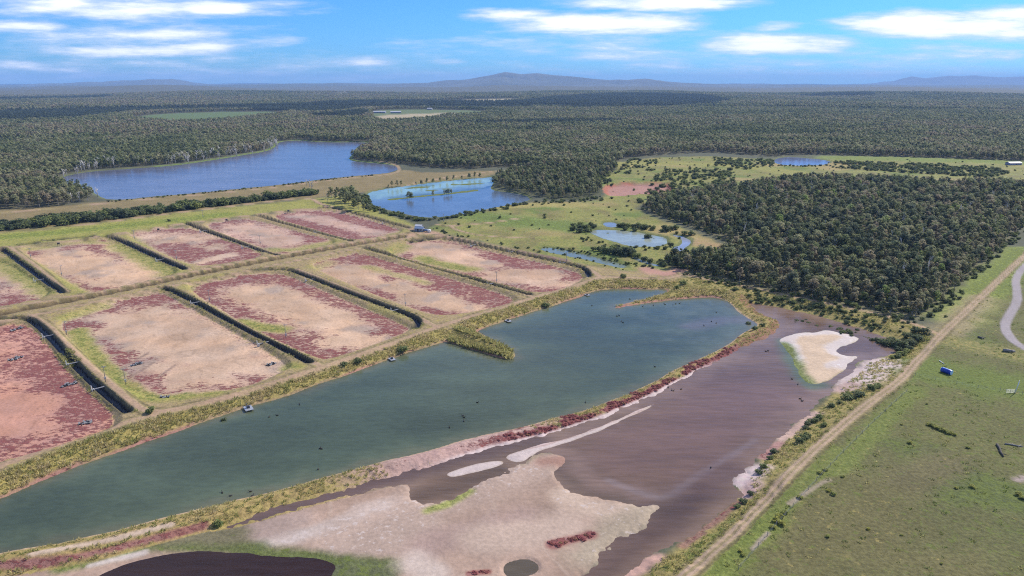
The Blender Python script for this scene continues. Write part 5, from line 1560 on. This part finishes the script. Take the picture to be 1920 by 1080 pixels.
# ------------------------------------------------------------------ hills on the skyline
HILLM, nt, bs = mat("forested_hill")
pos = N(nt, "ShaderNodeNewGeometry").outputs["Position"]
L(nt, mix(nt, mrange(nt, noise(nt, pos, .0016, 5), .35, .65), (.05, .055, .035), (.085, .085, .055)), bs.inputs["Base Color"])
bs.inputs["Roughness"].default_value = 1


def hills(name, prof, D, depth, label, seed):
    u = np.linspace(prof[0][0], prof[-1][0], 360)
    v = np.interp(u, [p[0] for p in prof], [p[1] for p in prof])
    dv = (v - 540) / F
    k = D / (CT - dv * ST)
    zr = H + (-ST - dv * CT) * k
    T = np.linspace(-1, 1, 70)
    vs = []
    for t in T:
        y = D + t * depth
        x = (u - 960) / F * k
        prof_z = np.clip(zr, 0, None)
        sp = fbm(x, np.full(x.shape, y), 1300, 4, seed)
        cross = np.clip(1 - abs(t) ** 1.35, 0, 1)
        z = prof_z * cross * (1 - .55 * np.clip(sp + .25, 0, 1.4) * min(1, abs(t) * 3.0)) + 8 * fbm(x, np.full(x.shape, y), 260, 2, seed + 5) * min(1, abs(t) * 5) * cross - 12 * (abs(t) > .97)
        vs.append(np.stack([x, np.full(x.shape, y), z], 1))
    n = len(u)
    vs = np.vstack(vs)
    I_, J_ = np.meshgrid(np.arange(69), np.arange(n - 1), indexing="ij")
    q = (I_ * n + J_).ravel()
    me = new_mesh(name, vs, np.stack([q, q + 1, q + n + 1, q + n], 1), (HILLM,))
    link(name, me, label=label, cat="hills", kind="structure")


hills("mountain", [(560, 158), (640, 159), (720, 157), (803, 155), (822, 152), (840, 150), (862, 150), (880, 148), (900, 144), (923, 140), (935, 137), (947, 135), (958, 136), (977, 139), (990, 138), (1007, 137), (1022, 139), (1040, 141), (1070, 143), (1107, 147), (1140, 150), (1160, 149), (1175, 150), (1195, 148), (1210, 147), (1225, 149), (1240, 152), (1280, 155), (1330, 157), (1420, 158.5)], 14500, 2600, "long blue mountain with a rounded summit at the middle of the skyline", 501)
hills("far_hill", [(-700, 160), (-200, 160), (0, 161), (40, 160), (67, 159), (97, 156), (133, 158), (167, 153), (185, 154), (200, 156), (215, 153), (230, 150), (245, 152), (260, 153), (270, 150), (280, 148), (300, 149), (320, 148), (332, 150), (340, 152), (360, 157), (433, 160), (480, 158.5), (520, 157.5), (560, 156), (600, 156.5), (633, 155), (680, 156), (740, 157), (800, 158)], 17500, 2400, "low blue hills on the left part of the skyline", 521)
hills("distant_hill", [(1600, 159), (1650, 157), (1673, 153), (1690, 148), (1710, 143), (1725, 146), (1740, 147), (1760, 144), (1780, 142), (1800, 143), (1812, 142), (1827, 141), (1845, 143), (1880, 145), (1920, 143), (2000, 146), (2200, 155)], 24500, 2500, "faint hazy hills at the right end of the skyline", 541)

# ------------------------------------------------------------------ air
hz = MB()
hm = bpy.data.materials.new("haze_air")
hm.use_nodes = True
hn = hm.node_tree
hn.nodes.remove(hn.nodes["Principled BSDF"])
pv = N(hn, "ShaderNodeVolumePrincipled", i_Density=HAZE_D, i_Anisotropy=.0)
pv.inputs["Color"].default_value = (*HAZE_C, 1)
hn.links.new(pv.outputs[0], hn.nodes["Material Output"].inputs["Volume"])
hz.box((0, 0, 169), (62000, 62000, 350))
link("haze", hz.mesh("haze", hm), label="blue haze over the plain", cat="haze", kind="stuff")

# ------------------------------------------------------------------ light and sky
SUN_AZ, SUN_EL = 55 * D2R, 40 * D2R      # from +Y towards +X
from mathutils import Vector
sd = Vector((math.sin(SUN_AZ) * math.cos(SUN_EL), math.cos(SUN_AZ) * math.cos(SUN_EL), math.sin(SUN_EL)))
sl = bpy.data.lights.new("sun", "SUN")
sl.energy, sl.angle, sl.color = SUN_S, .5 * D2R, (1.0, .93, .83)
so = bpy.data.objects.new("sun", sl)
COL.objects.link(so)
so.rotation_euler = sd.to_track_quat("Z", "Y").to_euler()
wd_ = bpy.data.worlds.new("World")
sc.world = wd_
wd_.use_nodes = True
nt = wd_.node_tree
bg = nt.nodes["Background"]
sky = N(nt, "ShaderNodeTexSky", sky_type="NISHITA", sun_disc=False, sun_elevation=SUN_EL, sun_rotation=SUN_AZ, altitude=100, air_density=1.0, dust_density=.2, ozone_density=3.0)
tc = N(nt, "ShaderNodeTexCoord").outputs["Generated"]
sp = N(nt, "ShaderNodeSeparateXYZ")
L(nt, tc, sp.inputs[0])
ysafe = math_(nt, "MAXIMUM", sp.outputs[1], .05)
A_ = math_(nt, "DIVIDE", sp.outputs[0], ysafe)
E_ = math_(nt, "DIVIDE", sp.outputs[2], ysafe)
cv = N(nt, "ShaderNodeCombineXYZ")
L(nt, math_(nt, "MULTIPLY", A_, 11.0), cv.inputs[0])
L(nt, math_(nt, "MULTIPLY", E_, 75.0), cv.inputs[1])
nz = noise(nt, cv.outputs[0], 1.0, 8, .62)
nz2 = noise(nt, cv.outputs[0], .28, 5, .6)
warp = math_(nt, "MULTIPLY_ADD", nz2, .012, -.006)
E2 = math_(nt, "ADD", E_, warp)


def dirpx(u, v):
    dx, dv = (u - 960) / F, (v - 540) / F
    y = CT - dv * ST
    return dx / y, (-ST - dv * CT) / y


dens = None
for (u, v, wu, wv, amp) in [(250, 14, 330, 24, .80), (400, 14, 100, 16, 1.2), (40, 48, 110, 14, .85), (130, 8, 60, 12, 1.0), (300, 66, 150, 11, .95), (250, 95, 200, 13, 1.0), (370, 88, 90, 9, .8), (30, 121, 60, 8, .6), (110, 131, 70, 8, .5), (240, 75, 260, 42, .40),
                            (1130, 44, 215, 21, 1.25), (960, 30, 100, 14, .9), (1230, 6, 200, 17, 1.15), (1450, 84, 185, 19, 1.1), (1760, 47, 215, 27, 1.3), (1880, 45, 150, 34, 1.1), (1660, 52, 110, 14, .9), (700, 113, 60, 9, .6), (510, 76, 70, 10, .5), (1190, 104, 170, 12, .5), (840, 117, 40, 6, .4), (1800, 95, 200, 28, .35), (1450, 52, 50, 8, .5), (1100, 82, 300, 20, .28), (1500, 125, 500, 18, .22), (300, 125, 500, 22, .22)]:
    a0, e0 = dirpx(u, v)
    a1, _ = dirpx(u + wu, v)
    _, e1 = dirpx(u, v - wv * 1.18)
    x = math_(nt, "MULTIPLY", math_(nt, "SUBTRACT", A_, a0), 1 / (a1 - a0))
    y = math_(nt, "MULTIPLY", math_(nt, "SUBTRACT", E2, e0), 1 / (e1 - e0))
    r2 = math_(nt, "ADD", math_(nt, "MULTIPLY", x, x), math_(nt, "MULTIPLY", y, y))
    d_ = math_(nt, "MULTIPLY", math_(nt, "SUBTRACT", 1.0, r2), amp)
    dens = d_ if dens is None else math_(nt, "SMOOTH_MAX", dens, d_, .25)
dens = math_(nt, "ADD", dens, math_(nt, "MULTIPLY_ADD", nz, 2.4, -1.2))
cl_ = mrange(nt, dens, -.25, 1.0)
cl_ = math_(nt, "MULTIPLY", cl_, math_(nt, "GREATER_THAN", sp.outputs[1], .05))
cl_ = math_(nt, "MULTIPLY", cl_, .95)
zs = math_(nt, "ADD", math_(nt, "MAXIMUM", sp.outputs[2], 0.0), .18)     # broken cloud out of view overhead and behind, added for neutral fill light
cu = N(nt, "ShaderNodeCombineXYZ")
L(nt, math_(nt, "DIVIDE", sp.outputs[0], zs), cu.inputs[0])
L(nt, math_(nt, "DIVIDE", sp.outputs[1], zs), cu.inputs[1])
over = mrange(nt, noise(nt, cu.outputs[0], 1.1, 6, .6), .42, .60)
hi = math_(nt, "MAXIMUM", mrange(nt, sp.outputs[2], .20, .34), mrange(nt, sp.outputs[1], .1, -.1))
cl_ = math_(nt, "MAXIMUM", cl_, math_(nt, "MULTIPLY", math_(nt, "MULTIPLY", over, hi), .85))
skc = mix(nt, 1.0, sky.outputs[0], SKY_T, "MULTIPLY")
gm = N(nt, "ShaderNodeHueSaturation", i_Saturation=SKY_SAT)
L(nt, skc, gm.inputs["Color"])
shade = mrange(nt, dens, .2, 1.3)
cc = mix(nt, shade, CLOUD_A, CLOUD_B)
L(nt, mix(nt, cl_, gm.outputs[0], cc), bg.inputs[0])
bg.inputs[1].default_value = SKY_S

# ------------------------------------------------------------------ render settings
sc.view_settings.view_transform = "Standard"
sc.view_settings.look = "None"
sc.view_settings.gamma = 1
sc.view_settings.exposure = EXPO
cy = sc.cycles
cy.use_denoising = DENOISE
cy.filter_width = 1.1
cy.max_bounces, cy.diffuse_bounces, cy.glossy_bounces, cy.transmission_bounces, cy.volume_bounces, cy.transparent_max_bounces = 7, 5, 2, 5, 0, 4
cy.sample_clamp_indirect = 4
cy.volume_step_rate = 1
